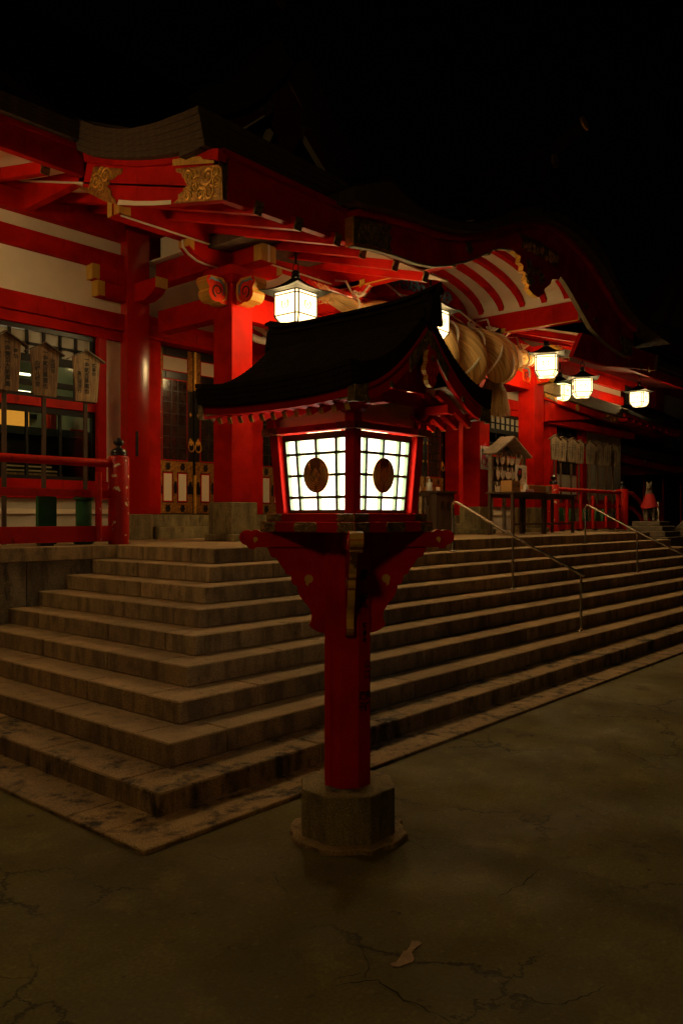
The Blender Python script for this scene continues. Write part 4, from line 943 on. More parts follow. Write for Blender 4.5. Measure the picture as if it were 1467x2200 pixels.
# great upper gable
YG = 10.9
ga = [onY(u, v, YG) for u, v in ((612, 148), (640, 215), (670, 280), (700, 335), (738, 388))]
gb = [onY(u, v, YG) for u, v in ((602, 190), (622, 240), (650, 290), (680, 340), (706, 383))]
gx = ga[0][0]
for sg in (1, -1):
    A1 = [(gx + sg * (x - gx), z) for x, z in ga]; B1 = [(gx + sg * max(0.02, x - gx + .05), z) for x, z in gb]
    hp('gable_board', MB().prism(A1 + B1[::-1], 'y', YG, YG + .12), REDDK)
    hp('gable_roof_edge', MB().prism([(x + sg * .0, z) for x, z in A1] + [(x + sg * .42, z + .30) for x, z in A1[::-1]], 'y', YG - .25, YG + .5), ROOF)
    pl_ = [A1[0], ((A1[0][0] + A1[1][0]) / 2, (A1[0][1] + A1[1][1]) / 2), A1[1], A1[2], (B1[2][0], B1[2][1] + .05), B1[1], B1[0]]
    gilt_plate([(x * .96 + .04 * gx, z - .08) for x, z in pl_], 'y', YG - .015, YG - .001, hall, GOLDD, 16, .018, 30 + sg)
    hp('gilt_strip', MB().prism([(gx + sg * .08, ga[0][1] - .22), (gx + sg * .11, ga[0][1] - .22), (gx + sg * .86, ga[2][1] - .02), (gx + sg * .83, ga[2][1] - .02)], 'y', YG - .02, YG - .001), GOLD)
    hp('white_line', MB().prism([(B1[1][0], B1[1][1] - .01), (B1[4][0], B1[4][1] - .01), (B1[4][0] - sg * .05, B1[4][1] - .01), (B1[1][0] - sg * .05, B1[1][1] - .01)], 'y', YG - .01, YG + .1), WHITE)
    rs([[(gx, YG + .2, ga[0][1] + .28), (gx, 14, ga[0][1] + .28)], [(ga[2][0] * .5 * (1 + sg) + (2 * gx - ga[2][0]) * .5 * (1 - sg) + sg * .4, YG + .2, ga[2][1] + .25), (ga[2][0] * .5 * (1 + sg) + (2 * gx - ga[2][0]) * .5 * (1 - sg) + sg * .4, 14, ga[2][1] + .25)],
        [(gx + sg * (ga[4][0] - gx + .5), YG + .2, ga[4][1] + .25), (gx + sg * (ga[4][0] - gx + .5), 14, ga[4][1] + .25)]], .1)
hp('gable_wall', MB().prism([(gx - 1.5, 8.3), (gx + 1.5, 8.3), (gx, 10.0)], 'y', YG + .3, YG + .35), VOID)
hp('gable_strut', MB().beam((gx - .5, YG + .25, 8.3), (gx - .15, YG + .25, 9.0), .1, .12), WHITE); hp('gable_strut', MB().beam((gx + .5, YG + .25, 8.3), (gx + .15, YG + .25, 9.0), .1, .12), WHITE)
hp('gable_pendant', MB().prism([(gx - .35, 9.55), (gx - .3, 9.2), (gx - .4, 9.0), (gx - .2, 8.7), (gx - .1, 8.5), (gx, 8.4), (gx + .1, 8.5), (gx + .2, 8.7), (gx + .4, 9.0), (gx + .3, 9.2), (gx + .35, 9.55), (gx, 9.8)], 'y', YG - .1, YG - .03), REDDK, bevel=.01)
x, z = onY(605, 6, YG - .6); hp('pole_cap', MB().tube([(x, YG - .6, z), (x, YG - .57, z)], .11, 14), GOLDD); hp('ridge_pole', MB().tube([(x, YG + 1, z - .25), (x, YG - .565, z)], .105, 14), ROOFL)
# --- wall line behind the porch: pillars, doors
YP, YDR = 9.5, 9.88
def pillar(x0, x1, m=RED, lab=None):
    if m is REDG:
        c_, r_ = (x0 + x1) / 2, 1.1
        arc = [(c_ + r_ * sin(t), YP + r_ - r_ * cos(t) - .0) for t in [radians(-9.4 + 18.8 * i / 16) for i in range(17)]]
        p = hp('pillar', MB().prism(arc + [(x1, YP + .36), (x0, YP + .36)], 'z', 1.70, 5.6), m, smooth=True, label=lab)
    else: p = hp('pillar', B(x0, YP, 1.70, x1, YP + .36, 5.6), m, bevel=.008, label=lab)
    hp('pillar_foot', B(x0 - .03, YP - .03, 1.35, x1 + .03, YP + .36, 1.699), STONEB, bevel=.008)
pillar(6.50, 6.86, REDG, 'glossy red pillar reflecting the hanging lantern'); pillar(14.80, 15.18); pillar(15.24, 15.6)
pillar(8.72, 9.04); pillar(12.9, 13.24)
hp('small_lock', B(6.62, YP - .012, 2.5, 6.66, YP - .0005, 2.85), BLACK, bevel=.003)
hp('door_jamb', B(6.87, 9.72, 1.70, 7.21, 9.95, 4.55), RED, bevel=.004)
hp('lintel', B(6.87, 9.66, 4.21, 15.2, 9.95, 4.50), RED, bevel=.004); hp('lintel_groove', B(6.87, 9.64, 4.27, 15.2, 9.659, 4.40), REDW)
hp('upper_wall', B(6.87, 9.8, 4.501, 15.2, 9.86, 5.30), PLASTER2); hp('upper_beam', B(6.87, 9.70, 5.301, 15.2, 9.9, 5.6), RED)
for i in range(6): hp('ceiling_board', B(6.9 + i * 1.4, 8.15, 5.262 - .0 * i, 8.28 + i * 1.4, 9.69, 5.28), WHITE if i not in (2, 3) else WHITE)
for k, (z0, z1, y0, b0) in enumerate(((1.35, 1.52, 9.42, 0), (1.522, 1.695, 9.56, .35))):
    x = 6.9 - b0 * .3
    while x < 15.1:
        L = 1.05; hp('door_step_block', B(max(x, 6.95 if k == 0 else 6.9) + .003, y0, z0, min(x + L, 15.2) - .003, 10.1, z1), STONEB, bevel=.006); x += L
def door(x0, flip):
    wd = .70; x1 = x0 + wd; z0, z1 = 1.705, 4.20; y = YDR
    d = hp('door_leaf', B(x0 + .002, y, z0, x1 - .002, y + .05, z1), BLACK)
    dk = lambda a, b_, c, e, m_, nm, t=.012, bv=.002: obj(nm, B(x0 + a, y - t, z0 + c, x0 + b_, y - .0005, z0 + e), m_, d, bevel=bv)
    hi_ = z1 - z0
    for (a, b_) in ((0.02, .115), (wd - .115, wd - .02)):
        dk(a, b_, hi_ - .62, hi_ - .01, GOLDB, 'gilt_strap'); dk(a, b_, .01, .30, GOLDB, 'gilt_strap'); dk(a, b_, .42, .80, GOLDB, 'gilt_strap')
        dk(a + .01, b_ - .01, .802, hi_ - .622, BLACK, 'door_stile', .01)
        for zz in (hi_ - .98, 1.13):
            c_ = (a + b_) / 2; obj('gilt_stud', MB().prism([(x0 + c_ + r_ * cos(t), z0 + zz + 1.3 * r_ * sin(t)) for t, r_ in [(k * pi / 4, .026 if k % 2 == 0 else .015) for k in range(8)]], 'y', y - .02, y - .0105), GOLD, d)
    dk(.115, wd - .115, .01, .17, GOLDB, 'gilt_rail'); dk(.115, wd - .115, .635, .79, GOLDB, 'gilt_rail'); dk(wd / 2 - .035, wd / 2 + .035, .1705, .6345, GOLDB, 'gilt_strap')
    dk(.18, wd - .18, hi_ - .10, hi_ - .012, BLACK, 'black_rail', .013); dk(.18, wd - .18, hi_ - .46, hi_ - .37, BLACK, 'black_rail', .013)
    for c_ in (.115, .05): pass
    for (a, b_) in ((.125, wd / 2 - .045), (wd / 2 + .045, wd - .125)):
        dk(a, b_, .18, .625, RED, 'panel_frame', .008); dk(a + .018, b_ - .018, .20, .605, WHITE, 'white_panel', .011)
        c_ = (a + b_) / 2
        for zz in (.085, .712): obj('black_boss', MB().prism([(x0 + c_ + r_ * cos(t), z0 + zz + r_ * 1.35 * sin(t)) for t, r_ in [(k * pi / 6, .048 if k % 2 == 0 else .038) for k in range(12)]], 'y', y - .018, y - .0125), BLACK, d)
    for zz in (.40,):
        for c_ in (.067, wd / 2, wd - .067): obj('black_boss', MB().prism([(x0 + c_ + r_ * .6 * cos(t), z0 + zz + r_ * 2.0 * sin(t)) for t, r_ in [(k * pi / 6, .055 if k % 2 == 0 else .046) for k in range(12)]], 'y', y - .018, y - .0125), BLACK, d)
    dk(.115, wd - .115, hi_ - .36, hi_ - .13, RED, 'panel_frame', .008); dk(.130, wd - .130, hi_ - .345, hi_ - .145, WHITE, 'white_panel', .011)
    dk(.115, wd - .115, .80, hi_ - .47, REDW, 'lattice_back', .003)
    dk(.128, wd - .128, .815, hi_ - .485, DARKG, 'dark_pane', .005)
    for k in range(2): dk(.128 + (wd - .256) * (.32 + .26 * k), .128 + (wd - .256) * (.32 + .26 * k) + .022, .815, hi_ - .485, BLACK, 'lattice_bar', .014)
    for k in range(1, 7): dk(.128, wd - .128, .815 + k * (hi_ - 1.30) / 7, .83 + k * (hi_ - 1.30) / 7, BLACK, 'lattice_bar', .0125)
    kx = x0 + (wd - .06 if not flip else .06)
    obj('ring_handle', MB().tube([(kx + .055 * cos(t), y - .03, z0 + 1.02 + .07 * sin(t)) for t in [2 * pi * i / 16 for i in range(16)]], .008, 6, closed=True), GOLD, d, smooth=True)
    obj('handle_plate', MB().prism([(kx + .04 * cos(t) * (1 + .2 * cos(4 * t)), z0 + 1.09 + .04 * sin(t) * (1 + .2 * cos(4 * t))) for t in [2 * pi * i / 20 for i in range(20)]], 'y', y - .03, y - .0135), GOLD, d)
for i, x in enumerate([7.23, 7.945, 9.25, 9.965, 10.68, 11.395, 12.11, 13.36, 14.07]): door(x, i % 2 == 1)
for x in (7.945, 9.965, 11.395, 14.07): hp('astragal', MB().tube([(x, YDR - .02, 1.71), (x, YDR - .02, 2.3)], .022, 8), GOLD, smooth=True); hp('astragal', MB().tube([(x, YDR - .02, 3.6), (x, YDR - .02, 4.19)], .022, 8), GOLD, smooth=True)
hp('inner_wall', B(6.9, 10.0, 1.36, 15.2, 10.05, 5.6), VOID)
# ochre-ended stubs from the corner pillar
for (x0, z0, z1) in ((5.98, 4.83, 5.03), (6.06, 4.62, 4.825)):
    s_ = hp('beam_stub', B(x0, 9.54, z0, 6.5, 9.72, z1), RED, bevel=.004); ochre_end(s_, x0 - .012, 9.536, z0 - .002, x0 + .012, 9.724, z1 + .002); ochre_end(s_, x0 + .013, 9.533, z0 + .01, x0 + .10, 9.5395, z1)
hp('bracket_arm', MB().prism([(0, 4.62), (.25, 4.62), (.42, 4.68), (.5, 4.76), (.5, 4.88), (0, 4.88)], ((6.68, 9.5, 0), (0, -1, 0), (0, 0, 1), (1, 0, 0)), -.09, .09, 0, 0), RED, bevel=.004); hp('ochre_end', B(6.585, 8.985, 4.745, 6.775, 9.0, 4.885), YEL)
# wings: walls with windows
def wing(xa, xb, wins, mirror=False):
    """xa..xb wall along X at Y=9.65; wins: list of (x0,x1,z0,z1,kind)"""
    YW_ = 9.65
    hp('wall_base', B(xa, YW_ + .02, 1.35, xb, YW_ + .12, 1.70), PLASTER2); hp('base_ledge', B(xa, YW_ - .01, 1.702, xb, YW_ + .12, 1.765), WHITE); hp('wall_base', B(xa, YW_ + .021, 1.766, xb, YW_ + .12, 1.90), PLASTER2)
    hp('sill_beam', B(xa, YW_ - .04, 1.902, xb, YW_ + .14, 2.14), RED, bevel=.004)
    hp('nageshi_beam', B(xa, YW_ - .07, 4.22, xb, YW_ + .13, 4.45), RED, bevel=.005); hp('nageshi_beam', B(xa, YW_ - .03, 4.08, xb, YW_ + .13, 4.215), RED, bevel=.004)
    hp('plaster_wall', B(xa, YW_ + .03, 4.452, xb, YW_ + .1, 5.02), WHITE); hp('wall_beam', B(xa, YW_ - .06, 5.022, xb, YW_ + .12, 5.26), RED, bevel=.005)
    hp('plaster_wall', B(xa, YW_ + .031, 5.262, xb, YW_ + .1, 5.45), WHITE); hp('purlin', B(xa, YW_ - .1, 5.452, xb, YW_ + .14, 5.7), RED, bevel=.005)
def lattice(x0, x1, low=True):
    Y = 9.70; w_ = hp('lattice_window', B(x0, Y - .03, 4.02, x1, Y + .03, 4.078), BLACK)
    f = lambda a, c, b_, e, nm='lattice_bar', t=.025, m_=IRON: obj(nm, B(a, Y - t, c, b_, Y + t, e), m_, w_)
    f(x1 - .05, 2.14, x1, 4.019, 'window_frame', .03); f(x0, 2.14, x0 + .05, 4.019, 'window_frame', .03)
    f(x0 + .05, 3.84, x1 - .05, 3.87); f(x0 + .05, 3.62, x1 - .05, 3.72, t=.03); f(x0 + .05, 3.33, x1 - .05, 3.40, t=.03); f(x0 + .05, 3.18, x1 - .05, 3.235, t=.03)
    f(x0 + .05, 2.14, x1 - .05, 2.19, t=.03); f(x0 + .05, 2.99, x1 - .05, 3.065, t=.03)
    k = x1 - .05 - .228; i = 0
    while k > x0 + .1:
        f(k - .016, 3.722, k + .016, 4.019)
        if i % 2 == 0: f(k - .02, 3.236, k + .02, 3.619)
        if i % 2 == 1: f(k - .016, 2.19, k + .016, 2.989, t=.02)
        obj('milk_pane', B(k + .018, Y + .002, 3.725, k + .21, Y + .006, 4.018), MILK, w_); k -= .228; i += 1
    f(x0 + .05, 3.24, x1 - .05, 3.615, 'glass_pane', .003, CLEAR)
    f(x0 + .05, 2.19, x1 - .05, 2.988, 'glass_pane', .003, CLEAR)
    hp('transom_bar', B(x0, Y - .055, 3.068, x1, Y + .04, 3.178), REDW, bevel=.004)
wing(-4, 6.5, None)
hp('window_post', B(6.10, 9.59, 2.141, 6.222, 9.78, 4.079), REDG, bevel=.004)
hp('plaster_wall', B(6.223, 9.685, 2.141, 6.5, 9.75, 4.079), WHITE); hp('window_post', B(3.2, 9.59, 2.141, 3.45, 9.78, 4.079), RED, bevel=.004)
lattice(3.46, 6.098)
hp('plaster_wall', B(-4, 9.685, 2.141, 3.19, 9.75, 4.079), WHITE)
for z in (3.42, 3.76): hp('hinge', B(6.055, 9.655, z - .06, 6.125, 9.669, z + .06), IRON)
wing(15.6, 24, None)
lattice(15.95, 18.75); hp('plaster_wall', B(15.6, 9.685, 2.141, 15.82, 9.75, 4.079), WHITE); hp('window_post', B(15.82, 9.59, 2.141, 15.948, 9.78, 4.079), RED, bevel=.004)
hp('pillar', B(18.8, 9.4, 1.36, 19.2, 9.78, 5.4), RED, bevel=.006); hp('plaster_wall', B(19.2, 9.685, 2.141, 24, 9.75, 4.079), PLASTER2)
hp('window_post', B(20.95, 9.5, 2.141, 21.2, 9.684, 4.079), RED, bevel=.004)
w_ = hp('lattice_window', B(19.75, 9.66, 2.8, 20.9, 9.684, 4.07), DARKG)
for i in range(7): obj('lattice_bar', B(19.8 + i * .165, 9.635, 2.82, 19.84 + i * .165, 9.659, 4.06), BLACK, w_)
for z in (3.1, 3.45, 3.8): obj('lattice_bar', B(19.76, 9.62, z, 20.89, 9.634, z + .03), BLACK, w_)
# room behind the left windows, lit
hp('room_floor', B(1.5, 9.8, 1.80, 6.85, 13.5, 1.83), WOODD); hp('room_back_wall', B(1.5, 13.4, 1.83, 9.8, 13.5, 5.0), TATAMI); hp('room_side_wall', B(6.86, 10.1, 1.83, 6.9, 13.4, 5.0), TATAMI)
hp('room_ceiling', B(1.5, 9.8, 4.3, 6.85, 13.4, 4.35), TATAMI); hp('room_side_wall', B(1.45, 9.8, 1.83, 1.5, 13.4, 5.0), TATAMI)
for (x_, z) in ((5.35, 3.81), (5.35, 3.70), (5.35, 3.53)): hp('tube_reflection', MB().tube([(x_, 11.6, z), (x_ + .85, 11.6, z)], .018 if z > 3.75 else .03, 8), REFLGLOW)  # glowing bars put in where lamps reflect in the window
hp('inner_rail', B(1.5, 12.6, 3.28, 6.85, 12.7, 3.36), BLACK)
hp('inner_pillar', MB().tube([(6.48, 11.5, 1.83), (6.48, 11.5, 3.3)], .09, 14), REDG, smooth=True)
hp('golden_screen', B(5.39, 11.5, 2.7, 6.13, 11.54, 3.27), AMBER); hp('dark_curtain', B(6.65, 11.2, 1.83, 6.85, 11.24, 3.0), REDW)
hp('altar_block', B(3.7, 10.2, 1.83, 6.7, 10.7, 2.74), BLACK); hp('altar_roof', MB().hexa([(3.7, 10.05, 2.741), (6.75, 10.05, 2.741), (6.75, 10.75, 2.741), (3.7, 10.75, 2.741), (4.0, 10.2, 2.86), (6.3, 10.2, 2.86), (6.3, 10.6, 2.86), (4.0, 10.6, 2.86)]), BLACK)
for i in range(4): hp('slat', B(4.98, 9.98, 2.20 + i * .055, 5.80 - (i > 0) * i * .08, 9.995, 2.235 + i * .055 if i == 0 else 2.22 + i * .055), WOODP if i == 0 else WHITE)

# ================================================================== HANGING LANTERNS
def hanging_lantern(loc, rz, label, glass=None, sc_=1., hang=.62):
    glass = glass or GLASSH
    L = thing('hanging_lantern', label, 'lantern', loc, 'square iron lanterns hanging under the eaves')
    P = lambda name, mb, m, par=None, **k: obj(name, mb, m, par or L, loc, **k)
    W, c = .205, .032
    def oct_(w, cc, z): return [(w, -w + cc, z), (w, w - cc, z), (w - cc, w, z), (-w + cc, w, z), (-w, w - cc, z), (-w, -w + cc, z), (-w + cc, -w, z), (w - cc, -w, z)]
    def loft(a, b): return MB().add(a + b, [tuple(range(8))[::-1], tuple(range(8, 16))] + [(i, (i + 1) % 8, 8 + (i + 1) % 8, 8 + i) for i in range(8)])
    P('lamp_glass', loft(oct_(W - .008, c, .10), oct_(W - .008, c, .40)), glass)
    P('lower_glass', loft(oct_(W - .065, c * .8, .006), oct_(W - .010, c, .0985)), glass)
    R1, R2, R3 = oct_(W, c, .40), oct_(W, c, .10), oct_(W - .058, c * .8, .004)
    for a, b in zip(R1, R2): P('frame_bar', MB().tube([a, b], .0105, 5), IRON)
    for a, b in zip(R2, R3): P('frame_bar', MB().tube([a, b], .0105, 5), IRON)
    for z in (.395, .355, .10): P('frame_ring', MB().tube(oct_(W + .002, c, z), .010, 5, closed=True), IRON)
    P('frame_ring', MB().tube(oct_(W - .056, c * .8, .002), .008, 5, closed=True), IRON)
    for k in range(4):   # crests on the glass
        a = k * pi / 2; u = (-sin(a), cos(a), 0); n = (cos(a), sin(a), 0); m = MB()
        def T(x, z): return (n[0] * (W - .004) + u[0] * x, n[1] * (W - .004) + u[1] * x, .235 + z)
        for sg in (-1, 1):
            m.tube([T(sg * .055 * sin(radians(t)), -.058 * cos(radians(t))) for t in range(0, 150, 15)], [.003 + .0009 * i for i in range(10)], 5)
        for (x, z) in ((0, .012), (-.013, -.004), (.013, -.004), (0, -.02)): m.tube([T(x + .009, z), T(x, z + .010), T(x - .009, z), T(x, z - .010)], .003, 4, closed=True)
        P('crest', m, BRONZE)
    P('bottom_crest', MB().tube([(.06 * cos(t), .06 * sin(t), .001) for t in [2 * pi * i / 20 for i in range(20)]], .006, 5, closed=True), BRONZE)
    # roof: concave, tips turned up
    rows = []
    N = 6
    for i in range(N + 1):
        t = i / N; w_ = .045 + (.335 - .045) * t; z = .415 + .175 * (1 - t) ** 1.7
        rw = []
        for s_ in range(4):
            a0 = s_ * pi / 2
            for j in range(4):
                f_ = -1 + j / 2; x, y = w_, w_ * f_; lift = .03 * abs(f_) ** 3 * t ** 2
                rw.append((x * cos(a0) - y * sin(a0), x * sin(a0) + y * cos(a0), z + lift - .0))
        rows.append(rw + [rw[0]])
    P('lantern_roof', MB().sheet(rows, .012), LROOF)
    P('roof_cap', MB().lathe([(.05, .585), (.062, .60), (.062, .62), (.045, .64), (.055, .66), (.05, .68), (.02, .70)], n=12), IRON, smooth=True)
    P('hanging_ring', MB().tube([(0, .045 * cos(t), .735 + .05 * sin(t)) for t in [2 * pi * i / 14 for i in range(14)]], .007, 6, closed=True), IRON, smooth=True)
    P('hanging_rod', MB().tube([(0, 0, .775), (0, 0, .775 + hang)], .016, 8), IRON)
    for i in range(3): P('chain_link', MB().tube([((.014 * cos(t)) * (i % 2), (.014 * cos(t)) * (1 - i % 2), .775 + hang + .02 + i * .035 + .022 * sin(t)) for t in [2 * pi * k / 10 for k in range(10)]], .004, 4, closed=True), IRON)
    P('hook_plate', MB().tube([(0, 0, .775 + hang + .10), (0, 0, .775 + hang + .13)], .02, 8), IRON)
    return L
l1 = hanging_lantern((7.42, 7.2, 4.10), 0, 'bright square hanging lantern nearest the camera, in front of the left column', hang=.30)
def put(l, rz, s=1.): l.rotation_euler = (0, 0, rz); l.scale = (s,) * 3
put(l1, radians(2))
l2 = dup(l1, (9.72, 6.72, 4.23), radians(4), 'hanging lantern half hidden by the ridge of the pillar lantern, beside the straw rope')
l3 = dup(l1, (14.27, 7.2, 4.33), radians(24), 'hanging lantern directly in front of the right red column')
l4 = dup(l1, (17.4, 7.9, 4.36), radians(30), 'hanging lantern right of the column, in front of a dimmer yellowish one')
l6 = dup(l1, (22.8, 8.67, 4.78), radians(-4), 'farthest right hanging lantern, alone before the plaster wall')
l5 = hanging_lantern((18.45, 8.95, 4.5), 0, 'dimmer yellowish hanging lantern half hidden behind a brighter one', GLASSG)
l7 = dup(l1, (2.25, 8.3, 4.62), 0, 'hanging lantern under the left eave, outside the picture on the left')
# ================================================================== STRAW ROPE with cords and tassels
RX0, RX1, RY = 8.4, 14.25, 7.5
rope = thing('straw_rope', 'huge twisted straw rope slung under the porch beam, tied with white cords', 'rope', (11.2, RY, 4.3))
def rpar(t):
    x = RX0 + (RX1 - RX0) * t; z = 4.70 - .30 * sin(pi * t) ** 1.3; e = min(1., sin(pi * t) / .72) ** 2
    return x, z, e
for k in range(2):
    path, rad = [], []
    rnd = random.Random(k)
    for i in range(121):
        t = i / 120; x, z, e = rpar(t); ph = k * pi + t * 2 * pi * 3.3 + 1.2
        r = .05 + .205 * e ** 1.1; off = r * 1.0
        r *= 1 + .05 * sin(ph * 2 + 1)
        path.append((x + .02, RY + off * cos(ph), z + off * sin(ph))); rad.append(r)
    obj('rope_strand', MB().tube(path, rad, 40, uvs=True), STRAW, rope, smooth=True)
# frayed ends
for (x, s_) in ((RX0, -1), (RX1, 1)):
    m = MB(); rnd = random.Random(9)
    for i in range(60):
        a = rnd.uniform(0, 6.28); r = rnd.uniform(0, .09); L = rnd.uniform(.12, .34); q_ = (x + s_ * .02, RY + r * cos(a), 4.70 + r * sin(a))
        m.tube([q_, (q_[0] + s_ * L * .5, q_[1] + rnd.uniform(-.06, .06), q_[2] + rnd.uniform(-.05, .09)), (q_[0] + s_ * L, q_[1] + rnd.uniform(-.14, .14), q_[2] + rnd.uniform(-.14, .16))], [.006, .004, .001], 4)
    obj('frayed_end', m, STRAW, rope)['kind'] = 'stuff'
m = MB(); rnd = random.Random(4)
for i in range(700):   # loose fibres along the strands
    t = rnd.uniform(.05, .95); x, z, e = rpar(t); k = rnd.choice((0, 1)); ph = k * pi + t * 2 * pi * 3.3 + 1.2; r = .05 + .205 * e ** 1.1; a = rnd.uniform(0, 6.28)
    c = Vector((x, RY + r * cos(ph), z + r * sin(ph))); n_ = Vector((0, cos(a), sin(a))); p = c + n_ * r * .985
    d = Vector((rnd.uniform(.02, .09) * rnd.choice((-1, 1)), 0, -.03)) ; m.tube([p, p + d * .5 + n_ * .012, p + d + n_ * rnd.uniform(.0, .03)], [.0022, .0018, .0006], 3)
obj('loose_fibre', m, STRAW, rope)['kind'] = 'stuff'
def cord(t, up, tilt=.0, side=0, R=None):
    x, z, e = rpar(t); r = (R or (.05 + .205 * e ** 1.1) * 2.0); P = []
    for i in range(28):
        a = 2 * pi * i / 28; P.append((x + tilt * sin(a), RY + r * .96 * cos(a), z + r * .93 * sin(a)))
    obj('white_cord', MB().tube(P, .020, 7, closed=True), ROPEW, rope, smooth=True)
    if up:
        obj('white_cord', MB().tube([(x + tilt, RY - r * .1, z + r * .93), (x + up[0], RY + .1, z + r + .25), (x + up[0] * 1.6, 7.8, up[1])], .016, 6), ROPEW, rope, smooth=True)
        m = MB()
        for q_ in range(3): m.tube([(x + tilt + .05 * cos(a) * (1 + .3 * q_) + (q_ - 1) * .06, RY - .1 + .03 * sin(a), z + r * .93 + .05 + .04 * sin(a * 1 + q_)) for a in [2 * pi * i / 10 for i in range(10)]], .013, 5, closed=True)
        obj('cord_knot', m, ROPEW, rope, smooth=True)
cord(.08, (.0, 5.1), .05, R=.15); cord(.28, (-.3, 5.2), .25); cord(.42, (-.3, 5.2), .25); cord(.555, (-.35, 5.25), .28); cord(.655, (-.45, 5.2), .30); cord(.765, (-.1, 5.2), -.22); cord(.93, (0, 5.1), -.06, R=.17); cord(.97, None, -.04, R=.12)
rb = hp('rope_pole', MB().tube([(8.1, 7.62, 4.86), (14.3, 7.62, 4.86)], .055, 12), REDG, smooth=True)
for i, x in enumerate((9.7, 11.2, 12.9)):
    m = MB(); zt = rpar((x - RX0) / (RX1 - RX0))[1] - .40
    prof = [(.10, 0), (.13, -.08), (.12, -.14), (.17, -.3), (.23, -.55), (.27, -.78), (.25, -.82)]
    m.lathe([(r, z) for r, z in prof][::-1], (x, RY + .05, zt), 26, uvs=False)
    ms = MB(); rnd = random.Random(i)
    for k in range(800):
        a = rnd.uniform(0, 6.28); rr = sqrt(rnd.random()); L = rnd.uniform(.50, .66)
        p = [(x + .16 * rr * cos(a), RY + .05 + .10 * rr * sin(a), zt + .03), (x + .24 * rr * cos(a), RY + .05 + .24 * rr * sin(a), zt - .22), (x + (.36 * rr) * cos(a) + rnd.uniform(-.02, .02) + .03, RY + .05 + .26 * rr * sin(a), zt - L)]
        ms.tube(p, [.007, .0065, .0022], 3, caps=False)
    obj('straw_tassel', ms, STRAWT, rope)['kind'] = 'stuff'
# bell ropes behind the column
for k, (u0, v0, u1, v1, sag) in enumerate(((548, 690, 580, 722, 4), (545, 736, 574, 742, 10))):
    m = MB(); yy = 8.6
    a = onY(u0 - 40, v0 - 22 if k == 0 else v0 - 40, yy); b_ = onY(u1 + 30, v1 + 10 if k == 0 else v1 - 14, yy); 
    for s_ in range(3):
        P = []
        for i in range(60):
            t = i / 59; ph = t * 2 * pi * 9 + s_ * 2.094; P.append((a[0] + (b_[0] - a[0]) * t, yy + .028 * cos(ph), a[1] + (b_[1] - a[1]) * t - sag * .012 * sin(pi * t) + .028 * sin(ph)))
        m.tube(P, .028, 6)
    tag(obj('bell_rope', m, ROPEW, smooth=True), ['upper pale twisted rope slung behind the left column', 'lower pale twisted rope slung behind the left column'][k], 'rope')

# ================================================================== STEEL HANDRAILS
def handrail(x, label):
    L = thing('handrail', label, 'handrail', (x, 5.05, .75), 'steel handrails on the steps')
    spots = [(5.96, 1.2), (5.065, .75), (4.163, .3)]; hh = [.655, .665, .675]
    (ya, za), (yb, zb) = (5.96, 1.2 + .665), (4.163, .3 + .675)
    sl_ = (za - zb) / (ya - yb)
    P = [(x, ya + .0, za - .10), (x, ya - .0, za - .035), (x, ya - .03, za - .005), (x, ya - .07, za - .012), (x, (ya + yb) / 2, (za + zb) / 2 + .0), (x, yb - .02, zb), (x, yb - .035, zb - .012)]
    obj('rail', MB().tube(P, .019, 10), STEEL, L, smooth=True)
    for (y, z), h_ in zip(spots, hh):
        zt = zb + (y - yb) * sl_ - .01 if y < 5.9 else za - .08
        p = obj('rail_post', MB().tube([(x, y, z + .006), (x, y, zt)], .017, 10), STEEL, L, smooth=True)
        fl = obj('floor_flange', MB().lathe([(.055, 0), (.055, .006), (.028, .010), (.022, .02)], (x, y, z + .003), 16), STEEL, L, smooth=True)
        for k in range(4): obj('bolt', MB().lathe([(.008, 0), (.008, .009), (.004, .012)], (x + .042 * cos(k * pi / 2 + .7), y + .042 * sin(k * pi / 2 + .7), z + .008), 6), STEEL, fl)
    return L
handrail(9.13, 'stainless steel handrail down the steps, the one nearer the pillar lantern')
handrail(13.24, 'stainless steel handrail down the steps on the right, in front of the tables')

# ================================================================== RED RAILINGS with black onion finials
def newel(par, x, y, r=.118, z1=2.36, m=None):
    obj('newel_post', MB().lathe([(r, 0), (r, z1 - 1.35 - .02), (r - .015, z1 - 1.35)], (x, y, 1.35), 22), m or REDCHIP, par, smooth=True)
    obj('onion_finial', MB().lathe([(.085, 0), (.092, .012), (.088, .03), (.094, .04), (.09, .06), (.075, .075), (.03, .095), (.026, .115), (.048, .13), (.062, .15), (.058, .172), (.03, .192), (.008, .212)], (x, y, z1 + .001), 18), BLACK, par, smooth=True)
def railing(label, xa, xb, nx, bal, fin=True, y=8.05):
    L = thing('red_railing', label, 'railing', ((xa + xb) / 2, y, 1.35), 'red railings along the platform edge')
    newel(L, nx, y)
    obj('top_rail', MB().tube([(xa, y, 2.27), (xb, y, 2.27)], .047, 12), REDW, L, smooth=True)
    obj('mid_rail', B(xa, y - .035, 1.88, xb, y + .035, 1.965), REDW, L, bevel=.004)
    obj('bottom_rail', B(xa, y - .05, 1.385, xb, y + .05, 1.56), REDW, L, bevel=.005)
    for x in bal: obj('baluster', MB().tube([(x, y - .09, 1.40), (x, y - .09, 2.16)], .036, 10), REDCHIP, L, smooth=True)
    for i in range(int((xb - xa) / .9) + 1): obj('rail_block', B(xa + .2 + i * .9, y - .04, 1.35, xa + .35 + i * .9, y + .04, 1.384), BLACK, L)
    return L
railing('worn red railing ending at a chipped newel post, left of the steps', -3, 5.27, 5.38, [5.06, 3.2, 1.3])
R_ = railing('red railing right of the steps, behind the tables', 16.4, 19.9, 16.28, [16.75, 17.45, 18.1, 18.85, 19.55])
newel(R_, 20.05, 8.05, .15, 2.36, REDW)
